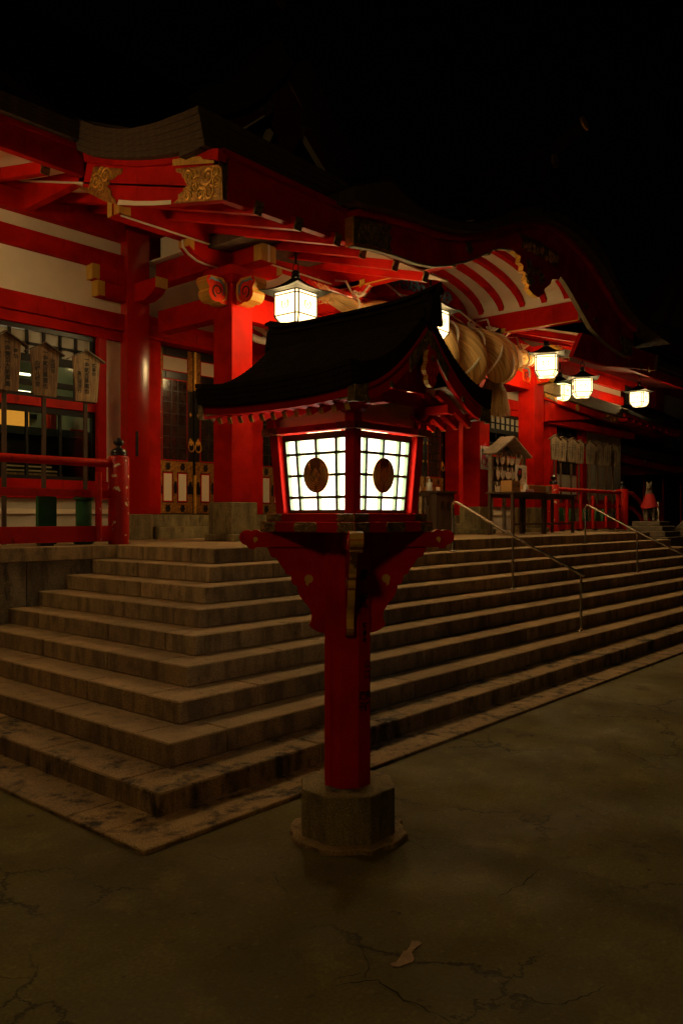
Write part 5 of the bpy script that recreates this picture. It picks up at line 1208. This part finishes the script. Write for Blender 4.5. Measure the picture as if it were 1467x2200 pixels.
for k, x in enumerate((17.3, 17.9, 18.6, 19.3, 19.75)):
    tag(obj('green_board', MB().prism([(x - .24, 1.36), (x + .2, 1.36), (x + .06, 1.86), (x - .1, 1.86)], 'y', 8.35, 8.42), GREEN, bevel=.004), ['%s green board behind the right red railing, counted from the left' % o for o in ('first', 'second', 'third', 'fourth', 'fifth')][k], 'board', 'green boards behind the right railing')
tag(obj('green_board', B(4.52, 8.28, 1.36, 4.74, 8.34, 1.95), GREEN, bevel=.004), 'flat bright green board behind the left railing, under the middle donation board', 'board')
gd = tag(obj('green_drum', MB().lathe([(.10, 0), (.115, .01), (.115, .05), (.09, .06), (.09, .50), (.115, .51), (.115, .55), (.10, .56)], (5.12, 8.36, 1.352), 18), GREEN, smooth=True), 'dark green ringed drum behind the left railing post', 'drum')

# ================================================================== DONATION BOARDS on stakes
def donation(loc, rz, label, lines, m=WOOD, sc_=1., n=None, group=None, stake=1.3):
    x, y, z = loc
    L = thing('donation_board', label, 'wooden sign', loc, group or 'wooden donation boards on stakes')
    w, h = .165, .50
    P = lambda name, mb, mm, **k: obj(name, mb, mm, L, loc, **k)
    P('board', MB().prism([(-w * .80, 0), (w * .80, 0), (w, h), (0, h + .085), (-w, h)], 'y', -.012, .012), m, bevel=.003)
    for sg in (-1, 1):
        a, b_ = Vector((-.012 * sg, 0, h + .105)), Vector((sg * (w + .06), 0, h - .022)); P('roof_slat', MB().beam(a, b_, .075, .014), WOODD if m is not WOODP else WOODG, bevel=.002)
    P('stake', B(-.022, .0125, -stake, .022, .045, h - .05), WOODD, bevel=.003)
    if lines: glyphs(lines, .062, INK, L, loc, (0, -.0122, 0), (1, 0, 0), (0, 0, 1), (0, -1, 0), step=1.0)
    L.rotation_euler = (0, 0, rz); L.scale = (sc_,) * 3
    return L
YS = 8.5
x, _ = onY(186, 860, YS); z3 = onY(186, 863, YS)[1]
donation((x, YS, z3), radians(-8), 'pale donation board with three columns of writing, nearest the window post', [(0, .525, '一金貮百萬圓也', 1.0), (.088, .46, '広島市', .82), (-.088, .35, '高須賀茂行', .82)], WOODP, 1.0, stake=z3 - 1.36)
x, _ = onY(97, 850, YS); z2 = onY(97, 851, YS)[1]
donation((x, YS, z2), radians(-6), 'brown donation board reading from a shrine, the middle one of the left three', [(0, .525, '一金貮百萬圓也', 1.02), (.088, .43, '岩国市', .9), (-.088, .39, '白崎八幡宮', .95)], WOOD, 1.0, stake=z2 - 1.36)
x, _ = onY(12, 838, YS); z1 = onY(12, 838, YS)[1]
donation((x, YS, z1), radians(-4), 'darkest donation board cut by the left edge of the picture', [(.02, .525, '一金壹百六拾萬圓', .98), (.105, .44, '奉納', .85), (-.07, .40, 'かきまつり', .8)], WOOD, 1.06, stake=(z1 - 1.36) / 1.06)
ords = ['leftmost', 'second', 'third', 'fourth', 'fifth', 'sixth', 'seventh', 'rightmost']
proto = None
for k, (u, vt, vb) in enumerate(((1192, 937, 988), (1209, 940, 991), (1228, 943, 993), (1248, 946, 996), (1267, 949, 998), (1287, 952, 999), (1303, 956, 1001), (1320, 959, 1002))):
    x, zb = onY(u, vb, 8.62); lab = '%s of the eight donation boards in the row right of the tables' % ords[k]
    if proto is None:
        proto = donation((x, 8.62, zb), radians(-14), lab, [(0, .51, '一金壹百萬圓也', 1.), (.088, .44, '広島市', .85), (-.088, .38, '奉納者', .9)], WOODO, .98, stake=1.35, group='row of donation boards on the right')
    else: dup(proto, (x, 8.62 + (k % 2) * .04, zb), radians(-14 + random.uniform(-8, 6)), lab)

# ================================================================== VOTIVE RACK, TABLES and what stands on them
rack = thing('votive_rack', 'wooden rack with gabled roof hung with white fox plaques', 'rack', (13.5, 7.62, 1.35))
rk = lambda n_, mb, m, **k: obj(n_, mb, m, rack, **k)
xl, xr = onY(1054, 1000, 7.6)[0], onY(1124, 1000, 7.6)[0]
zl = onY(1054, 972, 7.6)[1]; za = onY(1096, 940, 7.6)[1]; xa_ = onY(1096, 940, 7.6)[0]; xm = (xl + xr) / 2
for x in (xl, xr): rk('rack_post', B(x - .035, 7.57, 1.352, x + .035, 7.64, zl), WOODG, bevel=.004)
rk('rack_post', B(xm - .04, 7.65, 1.352, xm + .04, 7.70, za - .08), WOODG, bevel=.004)
for sg in (-1, 1): rk('rack_roof', MB().beam((xm - sg * .01, 7.6, za), (xm + sg * (.68), 7.6, zl - .03), .30, .035), WOODG, bevel=.004)
rows_z = [onY(1090, 980, 7.6)[1], onY(1090, 1011, 7.6)[1], onY(1090, 1043, 7.6)[1]]
for z in rows_z: rk('rack_rail', B(xl + .036, 7.585, z, xr - .036, 7.62, z + .06), WOODG, bevel=.003)
rk('rack_back', B(xl + .036, 7.645, 2.15, xr - .036, 7.649, zl - .3), WOODD)
FOX = [(-.045, -.065), (-.018, -.085), (.018, -.085), (.045, -.065), (.068, -.02), (.072, .02), (.068, .075), (.035, .045), (0, .05), (-.035, .045), (-.068, .075), (-.072, .02), (-.068, -.02)]
fp = {}
def plaque(x, z, lab, kind, rz, y=7.56):
    if kind in fp:
        o = dup(fp[kind], (x, y, z), rz, lab); return
    L = thing('votive_plaque', lab, 'votive plaque', (x, y, z), 'fox shaped votive plaques on the rack')
    P = lambda n_, mb, m, **k: obj(n_, mb, m, L, (x, y, z), **k)
    P('face_board', MB().prism(FOX, 'y', -.006, .006), EMA if kind else EMAW, bevel=.002)
    if kind:
        for sg in (-1, 1):
            P('red_ear', MB().prism([(sg * .040, .042), (sg * .060, .062), (sg * .062, .028)], 'y', -.0075, -.0062), PINK)
            P('slant_eye', MB().tube([(sg * .018, -.0075, -.005), (sg * .030, -.0075, .002), (sg * .045, -.0075, .002)], .0022, 4), INK)
        P('nose_mark', MB().prism([(-.006, -.055), (.006, -.055), (0, -.064)], 'y', -.0075, -.0062), PINK); P('brow_mark', MB().prism([(-.005, .02), (.005, .02), (0, .038)], 'y', -.0075, -.0062), PINK)
    P('hanging_tie', MB().tube([(-.012, 0, .045), (-.008, .01, .11), (0, .02, .14), (.008, .01, .11), (.012, 0, .045)], .005, 4), ROPEW)
    fp[kind] = L; L.rotation_euler = (0, 0, rz)
rnd = random.Random(2); on = ['first', 'second', 'third', 'fourth', 'fifth', 'sixth', 'seventh']
for r_, (z, nm, nk) in enumerate(zip(rows_z, ('top', 'middle', 'bottom'), (6, 6, 5))):
    for k in range(nk):
        kind = 0 if (r_, k) in ((0, 5), (1, 4), (1, 5)) else 1
        plaque(xl + .13 + k * (xr - xl - .2) / (nk - .4) + rnd.uniform(-.02, .02), z - .085, ('bare wood' if not kind else 'white') + ' fox plaque, %s from the left in the %s row of the rack' % (on[k], nm), kind, rnd.uniform(-.7, .35), 7.55 - rnd.uniform(0, .02))
        if rnd.random() < .7: plaque(xl + .16 + k * (xr - xl - .2) / (nk - .4) + rnd.uniform(.02, .05), z - .10, 'plaque hanging behind the %s one of the %s row' % (on[k], nm), 0 if rnd.random() < .6 else 1, rnd.uniform(.2, .9), 7.575)
def table(x0, x1, y0, y1, label, z=2.10):
    L = thing('table', label, 'table', ((x0 + x1) / 2, (y0 + y1) / 2, 1.35), 'dark tables on the platform')
    T_ = lambda n_, mb, m, **k: obj(n_, mb, m, L, **k)
    T_('tabletop', B(x0 - .03, y0 - .03, z - .03, x1 + .03, y1 + .03, z), WOODD, bevel=.004)
    T_('apron', B(x0 + .02, y0 + .01, z - .10, x1 - .02, y0 + .03, z - .031), WOODD); T_('apron', B(x0 + .02, y1 - .03, z - .10, x1 - .02, y1 - .01, z - .031), WOODD)
    for x in (x0, x1 - .05):
        for y in (y0, y1 - .05): T_('leg', B(x, y, 1.352, x + .05, y + .05, z - .031), WOODD, bevel=.003)
    T_('stretcher', B(x0 + .05, y0 + .01, 1.52, x1 - .05, y0 + .035, 1.55), WOODD)
    return L
table(12.50, 13.68, 6.93, 7.43, 'dark table in front of the votive rack with cardboard boxes'); table(13.74, 14.95, 6.95, 7.43, 'empty ended dark table standing right of the box table', 2.098)
tag(obj('red_cloth', B(12.85, 6.895, 2.1015, 13.66, 7.3, 2.105), REDC), 'thin red cloth spread on the box table', 'cloth')
def carton(x0, x1, y0, y1, z1, lab, nm='cardboard_box'):
    t_ = thing(nm, lab, 'box', ((x0 + x1) / 2, (y0 + y1) / 2, 2.106)); obj('carton', B(x0, y0, 2.106, x1, y1, z1), CARD, t_, bevel=.003)
    obj('lid_seam', B(x0 - .001, y0 - .0015, z1 - .09, x1 + .001, y0 - .0005, z1 - .086), WOODD, t_); return t_
b1 = carton(12.62, 12.92, 7.02, 7.24, 2.30, 'small upright cardboard box with an inked square mark, under the plaques')
glyphs([(.0, .07, '口', 1)], .07, INK, b1, (12.85, 7.02, 2.19), (0, -.0015, 0), (1, 0, 0), (0, 0, 1), (0, -1, 0), name='inscription')
b2 = carton(13.35, 14.25, 7.08, 7.30, 2.245, 'long low cardboard box with white label lying across both tables')
obj('white_label', B(14.02, 7.0775, 2.13, 14.14, 7.0792, 2.235), PAPER, b2)
def pump(x, y, z, lab, s=1.):
    t_ = thing('pump_bottle', lab, 'bottle', (x, y, z)); P = lambda n_, mb, m=PLASTIC: obj(n_, mb, m, t_, (x, y, z), smooth=True)
    P('bottle', MB().lathe([(.045, 0), (.05, .01), (.05, .11), (.04, .135), (.018, .145), (.018, .16)], n=14)); P('pump_head', MB().lathe([(.02, .1605), (.02, .175), (.007, .18), (.007, .21)], n=10)); P('nozzle', MB().tube([(.012, 0, .215), (-.05, 0, .215), (-.055, 0, .205)], .008, 6)); t_.scale = (s,) * 3
pump(13.07, 7.0, 2.106, 'white pump bottle on the red cloth beside the long box', .95)
tag(obj('small_tray', B(12.98, 6.95, 2.106, 13.30, 7.05, 2.155), PLASTIC, bevel=.005), 'low white tray on the red cloth in front of the pump bottle', 'tray')
sg_ = thing('standing_notice', 'white upright notice with a dark printed picture on the table', 'notice', (13.6, 7.36, 2.106))
obj('notice_board', B(13.38, 7.36, 2.106, 13.80, 7.375, 2.62), PAPER, sg_, bevel=.004)
obj('printed_picture', MB().prism([(13.42, 2.16), (13.52, 2.22), (13.50, 2.32), (13.60, 2.40), (13.60, 2.56), (13.48, 2.57), (13.42, 2.44), (13.46, 2.36), (13.41, 2.28)], 'y', 7.357, 7.3595), INK, sg_); obj('printed_picture', MB().prism([(13.47, 2.44), (13.56, 2.46), (13.55, 2.53), (13.48, 2.52)], 'y', 7.3545, 7.3568), ORNG, sg_)
glyphs([(0, .0, 'おみくじ', 1)], .06, INK, sg_, (13.72, 7.36, 2.50), (0, -.0015, 0), (1, 0, 0), (0, 0, 1), (0, -1, 0))
# poster on the column
ps = thing('poster', 'pink and white poster on the right face of the column', 'poster', (13.08, 7.84, 2.7))
px0, pz1 = onY(1029, 957, 7.83); px1, pz0 = onY(1047, 1009, 7.83)
obj('poster_sheet', B(12.93, 7.832, pz0, 13.23, 7.8365, pz1), PAPER, ps)
rnd = random.Random(6); m = MB(); pw, ph_ = .30, pz1 - pz0
m.prism([(12.95, pz0 + .10), (13.05, pz0 + .08), (13.2, pz0 + .03), (13.22, pz0 + .3), (13.2, pz1 - .04), (13.08, pz1 - .03), (13.12, pz0 + .5), (12.97, pz0 + .42)], 'y', 7.8295, 7.8315); obj('printed_blot', m, PINK, ps)
m = MB()
for (x, z, r_) in ((13.05, pz0 + .36, .07), (13.15, pz0 + .24, .05), (13.03, pz0 + .14, .05), (13.16, pz0 + .10, .04)): m.prism([(x + r_ * cos(t) * (1 + .15 * cos(3 * t)), z + r_ * sin(t)) for t in [2 * pi * i / 14 for i in range(14)]], 'y', 7.8275, 7.829)
pf_ = obj('printed_faces', m, PAPER, ps); pf_['kind'] = 'stuff'
obj('printed_seal', B(12.96, 7.8275, pz1 - .14, 13.03, 7.829, pz1 - .05), INK, ps)
# offering cabinet and its bottle, plus stand
cab = thing('offering_cabinet', 'dark wooden cabinet with two round holes left of the pink poster column', 'cabinet', (12.55, 8.55, 1.35))
cx0, cx1 = 12.25, 12.85
obj('cabinet_body', B(cx0, 8.35, 1.38, cx1, 8.8, 2.10), WOODD, cab, bevel=.006); obj('cabinet_top', B(cx0 - .04, 8.31, 2.101, cx1 + .04, 8.84, 2.14), WOODD, cab, bevel=.005); obj('cabinet_foot', B(cx0 - .02, 8.33, 1.352, cx1 + .02, 8.82, 1.379), WOODD, cab)
for x in (cx0 + .2, cx1 - .2): obj('round_hole', MB().prism([(x + .055 * cos(t), 1.87 + .09 * sin(t)) for t in [2 * pi * i / 18 for i in range(18)]], 'y', 8.344, 8.3495), BLACK, cab)
pump(12.25, 8.5, 2.141, 'white pump bottle on the dark cabinet beside the lantern', 1.15)
st_ = thing('purification_stand', 'low stand with bamboo legs half hidden behind the pillar lantern', 'stand', (11.7, 8.6, 1.35))
obj('stand_top', B(11.3, 8.4, 2.03, 12.1, 8.75, 2.10), WOODD, st_)
for i in range(5): obj('bamboo_leg', MB().tube([(11.4 + i * .15, 8.42, 1.352), (11.4 + i * .15, 8.42, 2.029)], .035, 8), WOODP if i % 2 else WOODD, st_, smooth=True)
obj('folded_paper', MB().prism([(11.5, 2.101), (11.68, 2.101), (11.66, 2.25), (11.52, 2.22)], 'y', 8.5, 8.53), PAPER, st_); obj('wooden_ladle', MB().tube([(11.72, 8.5, 2.101), (11.75, 8.5, 2.38), (11.9, 8.5, 2.40), (11.92, 8.5, 2.101)], .03, 6), CARD, st_)

# ================================================================== LOWER SIDE ROOF, SIDE HALLS, FOX STATUE on the right
side = thing('side_porch', 'lower side roof with yellow gilt corner plate, right of the hanging lanterns', 'porch roof', (20, 9.2, 4.3))
sp = lambda n_, mb, m, **k: obj(n_, mb, m, side, **k)
YB = 8.95
lo = [onY(u, v, YB) for u, v in ((1168, 857), (1200, 868), (1240, 882), (1275, 894), (1305, 905), (1332, 912))]; hi = [onY(u, v, YB) for u, v in ((1168, 838), (1200, 850), (1240, 864), (1280, 878), (1310, 886), (1338, 896))]
sp('side_bargeboard', MB().prism(lo + hi[::-1], 'y', YB, YB + .08), RED)
e0 = [onY(u, v, YB - .12) for u, v in ((1168, 840), (1200, 851), (1240, 865), (1280, 879), (1310, 888), (1337, 897))]; e1 = [onY(u, v, YB - .12) for u, v in ((1160, 815), (1200, 826), (1240, 840), (1285, 858), (1320, 870), (1350, 880))]
sp('bark_edge', MB().prism(e0 + e1[::-1], 'y', YB - .12, YB + .3), ROOFB)
sp('roof_slope', MB().sheet([[(x, YB - .1, z) for x, z in e1], [(x + .4, YB + 1.6, z + .75) for x, z in e1]], .05), ROOFL)
gilt_plate([onY(u, v, YB) for u, v in ((1286, 899), (1300, 903), (1332, 912), (1337, 893), (1320, 894), (1295, 888), (1302, 895))], 'y', YB - .03, YB - .002, side, GOLD, 6, .012, 41)
gilt_plate([onY(u, v, YB) for u, v in ((1168, 852), (1180, 858), (1196, 864), (1190, 852), (1180, 846), (1168, 841))], 'y', YB - .03, YB - .002, side, GOLD, 5, .012, 42)
(x, z) = onY(1238, 876, YB); sp('boss', MB().prism([(x + .085 * cos(t) * (1 + .1 * cos(6 * t)), z + .085 * sin(t)) for t in [2 * pi * i / 24 for i in range(24)]], 'y', YB - .035, YB - .001), GOLD, bevel=.006)
sp('side_panel', MB().prism([onY(u, v, YB + .2) for u, v in ((1170, 905), (1170, 858), (1260, 895), (1275, 900), (1200, 903))], 'y', YB + .2, YB + .26), RED)
sp('side_beam', B(18.2, YB + .3, 3.98, 24, YB + .5, 4.16), RED)
# right-hand slope: board edge and rafters receding right
ra = [onY(u, v, 8.6) for u, v in ((1350, 880), (1400, 902), (1467, 918), (1530, 925))]
sp('roof_slope', MB().sheet([[(x, 8.6, z) for x, z in ra], [(x + .2, 9.2, z + .18) for x, z in ra], [(x + .6, 10.8, z + 1.0) for x, z in ra]], .10), STEELR)
sp('side_eave_board', MB().prism([(ra[0][0] - .1, ra[0][1] - .20), (ra[2][0], ra[2][1] - .22), (ra[2][0], ra[2][1] - .11), (ra[0][0] - .1, ra[0][1] - .11)], 'y', 8.66, 8.72), REDW)
for i in range(9):
    t = i / 8; x = ra[0][0] + .1 + (ra[2][0] - ra[0][0] - .3) * t; z = ra[0][1] + (ra[2][1] - ra[0][1]) * t - .24; sp('side_rafter', B(x, 8.68, z - .05, x + .09, 9.6, z + .03), RED)
back = thing('back_hall', 'dim white-walled hall with red posts behind the far lantern', 'hall', (28, 12.2, 1.35))
bk = lambda n_, mb, m, **k: obj(n_, mb, m, back, **k)
bk('plaster_wall', B(20.5, 12.3, 1.35, 40, 12.5, 7.2), PLASTER2)
for x in (25.0, 29.4, 33.5): bk('post', B(x, 12.05, 1.35, x + .9, 12.29, 7.2), RED)
bk('beam', B(20.5, 12.0, 6.9, 40, 12.29, 7.25), RED); bk('roof_slope', MB().sheet([[(20, 10.6, 7.6), (42, 10.6, 7.6)], [(20, 14, 9.2), (42, 14, 9.2)]], .3), ROOFL)
YQ = 13.2
gA, gB_, gC = onY(1368, 690, YQ), onY(1462, 575, YQ), onY(1560, 690, YQ)
bk('gable_board', MB().beam((gA[0], YQ, gA[1]), (gB_[0], YQ, gB_[1]), .2, .55), REDW); bk('gable_infill', MB().prism([(gA[0] + .8, gA[1] - .25), (gC[0] - .8, gC[1] - .25), (gB_[0], gB_[1] - .5)], 'y', YQ + .1, YQ + .16), PLASTER2)
bk('gable_strut', MB().beam((gA[0] + 2.6, YQ + .02, gA[1] - .3), (gB_[0], YQ + .02, gB_[1] - .9), .14, .4), REDW); bk('gable_beam', B(gA[0] + .3, YQ - .1, gA[1] - .75, gC[0], YQ + .09, gA[1] - .27), REDW)
bk('gable_board', MB().beam((gC[0], YQ, gC[1]), (gB_[0], YQ, gB_[1]), .2, .55), REDW)
small = thing('side_shrine', 'small dark-roofed shrine building with red curved board and gold crest at far right', 'shrine building', (27, 9.9, 1.35))
sm = lambda n_, mb, m, **k: obj(n_, mb, m, small, **k)
YC = 9.9
u0 = [onY(u, v, YC) for u, v in ((1328, 974), (1360, 980), (1400, 990), (1440, 998), (1500, 1006))]; u1 = [onY(u, v, YC) for u, v in ((1328, 990), (1360, 998), (1400, 1006), (1440, 1014), (1500, 1020))]
sm('curved_board', MB().prism(u0 + u1[::-1], 'y', YC, YC + .1), RED)
(x, z) = onY(1384, 989, YC); sm('gold_crest', MB().prism([(x + .10 * cos(t) * (1 + .08 * cos(8 * t)), z + .10 * sin(t)) for t in [2 * pi * i / 24 for i in range(24)]], 'y', YC - .03, YC - .001), GOLD, bevel=.006)
r0 = [onY(u, v, YC - .15) for u, v in ((1268, 932), (1300, 945), (1350, 958), (1400, 970), (1500, 985))]; r1 = [onY(u, v, YC - .15) for u, v in ((1270, 944), (1320, 968), (1360, 979), (1400, 989), (1500, 1004))]
sm('roof_edge', MB().prism(r0 + r1[::-1], 'y', YC - .15, YC + .3), ROOF); sm('roof_slope', MB().sheet([[(x, YC - .1, z - .01) for x, z in r0], [(x + .5, YC + 1.8, z + .8) for x, z in r0]], .05), ROOFL)
sm('cross_beam', MB().prism([onY(u, v, YC + .3) for u, v in ((1305, 1022), (1455, 1018), (1458, 1008), (1400, 1003), (1305, 998))], 'y', YC + .3, YC + .45), RED)
sm('shrine_body', B(24.4, 10.6, 1.36, 34, 13.0, 3.6), VOID); sm('corner_post', B(23.6, 10.1, 1.36, 23.9, 10.4, 3.2), RED)
for i in range(5): sm('wall_board', B(24.4 + i * 1.9, 10.55, 1.4, 24.5 + i * 1.9, 10.59, 3.2), REDW)
# curving stair rail of the side shrine
cr_ = thing('curved_rail', 'red curving handrail dropping behind the fox statue', 'railing', (21, 8.05, 1.35))
for dz in (0, -.38): obj('curved_bar', MB().tube([(20.2, 8.05, 2.27 + dz), (20.7, 8.05, 2.27 + dz), (21.2, 8.05, 2.1 + dz), (21.6, 8.05, 1.75 + dz), (22.1, 8.05, 1.45 + dz)], .045, 8), REDW, cr_, smooth=True)

# fox statue with red bib on a stepped plinth
fx, fy, fz = 19.55, 7.15, 1.56
pl_ = thing('statue_plinth', 'stepped stone plinth under the fox statue', 'plinth', (fx, fy, .9))
for (w_, z0, z1) in ((.62, .0, 1.2), (.52, 1.2, 1.33), (.42, 1.331, 1.45), (.33, 1.451, 1.559)): obj('plinth_tier', B(fx - w_, fy - w_, z0, fx + w_, fy + w_, z1), FOXS, pl_, bevel=.015)
fox = thing('fox_statue', 'seated stone fox statue wearing a red cloth bib', 'statue', (fx, fy, fz))
def skin(name, V, E_, R, m, par, base, sub=2):
    me = bpy.data.meshes.new(name); c = Vector(base)
    me.from_pydata([Vector(v) for v in V], E_, []); o = bpy.data.objects.new(name, me); COL.objects.link(o); o.location = c; bpy.context.view_layer.update()
    md = o.modifiers.new('s', 'SKIN'); md.use_smooth_shade = True
    for i, r in enumerate(R): me.skin_vertices[0].data[i].radius = (r, r)
    me.skin_vertices[0].data[0].use_root = True
    o.modifiers.new('b', 'SUBSURF').levels = sub
    me2 = bpy.data.meshes.new_from_object(o.evaluated_get(bpy.context.evaluated_depsgraph_get())); me2.materials.clear(); me2.materials.append(m)
    me2.name = name; bpy.data.objects.remove(o)
    o = bpy.data.objects.new(name, me2); COL.objects.link(o); ORG[o] = c; o.parent = par; o.location = c - ORG[par]
    for p in me2.polygons: p.use_smooth = True
    return o
# faces +X/-Y; sitting: chest upright, front legs straight, haunches folded, tail raised behind
V = [(0, 0, .24), (-.02, -.02, .42), (.03, -.03, .58), (.08, -.04, .74), (.11, -.045, .83), (.21, -.05, .80), (.27, -.05, .78),
     (.07, -.10, .40), (.10, -.10, .20), (.12, -.10, .03), (.17, -.10, .02), (.07, .05, .40), (.10, .05, .20), (.12, .05, .03), (.17, .05, .02),
     (-.13, -.09, .16), (-.02, -.12, .10), (-.06, -.12, .03), (.03, -.12, .02), (-.13, .09, .16), (-.02, .12, .10), (-.06, .12, .03), (.03, .12, .02),
     (-.20, 0, .14), (-.30, 0, .22), (-.34, 0, .42), (-.31, 0, .60), (-.25, 0, .74), (.10, -.09, .90), (.10, 0.0, .90), (.09, -.095, .96), (.09, .005, .96)]
E_ = [(0, 1), (1, 2), (2, 3), (3, 4), (4, 5), (5, 6), (2, 7), (7, 8), (8, 9), (9, 10), (2, 11), (11, 12), (12, 13), (13, 14), (0, 15), (15, 16), (16, 17), (17, 18), (0, 19), (19, 20), (20, 21), (21, 22), (0, 23), (23, 24), (24, 25), (25, 26), (26, 27), (4, 28), (4, 29), (28, 30), (29, 31)]
Rr_ = [.13, .125, .11, .075, .075, .042, .022, .055, .036, .032, .03, .055, .036, .032, .03, .10, .055, .035, .028, .10, .055, .035, .028, .07, .055, .075, .07, .02, .026, .026, .008, .008]
skin('fox_body', V, E_, Rr_, FOXS, fox, (fx, fy, fz))
rows = []
for i in range(9):
    t = i / 8; z = .66 - .34 * t; r = .085 + .115 * t; rows.append([(.05 + .03 + r * cos(a) * .9, -.03 + r * 1.05 * sin(a), z + .02 * sin(3 * a) * t) for a in [radians(-150 + 300 * j / 16) for j in range(17)]])
obj('red_bib', MB().sheet(rows), REDC, fox, (fx, fy, fz), smooth=True)
fox.rotation_euler = (0, 0, radians(205)); fox.scale = (1.0,) * 3
for k, (x, y, w_, h_, lab) in enumerate(((20.55, 6.6, .26, 1.38, 'stone fence post with pointed top right of the fox statue'), (21.3, 6.9, .5, 1.28, 'broad dark stone block at the right edge behind the steps'))):
    tag(obj('stone_post', MB().hexa([(x - w_, y - w_, 0), (x + w_, y - w_, 0), (x + w_, y + w_, 0), (x - w_, y + w_, 0), (x - w_, y - w_, h_), (x + w_, y - w_, h_), (x + w_, y + w_, h_), (x - w_, y + w_, h_)]).hexa([(x - w_, y - w_, h_), (x + w_, y - w_, h_), (x + w_, y + w_, h_), (x - w_, y + w_, h_), (x - .1, y - .1, h_ + .2), (x + .1, y - .1, h_ + .2), (x + .1, y + .1, h_ + .2), (x - .1, y + .1, h_ + .2)]) if k == 0 else B(x - w_, y - w_, 0, x + w_, y + w_, h_), FOXS, bevel=.01), lab, 'stone post')
nb = thing('notice_panel', 'narrow brown notice panel with pale edge right of the fox statue', 'notice', (21.0, 7.4, 1.35))
obj('panel_sheet', B(20.8, 7.4, 1.35, 21.12, 7.43, 2.05), REDW, nb); obj('pale_edge', B(20.76, 7.395, 1.35, 20.799, 7.435, 2.05), PLASTER2, nb)
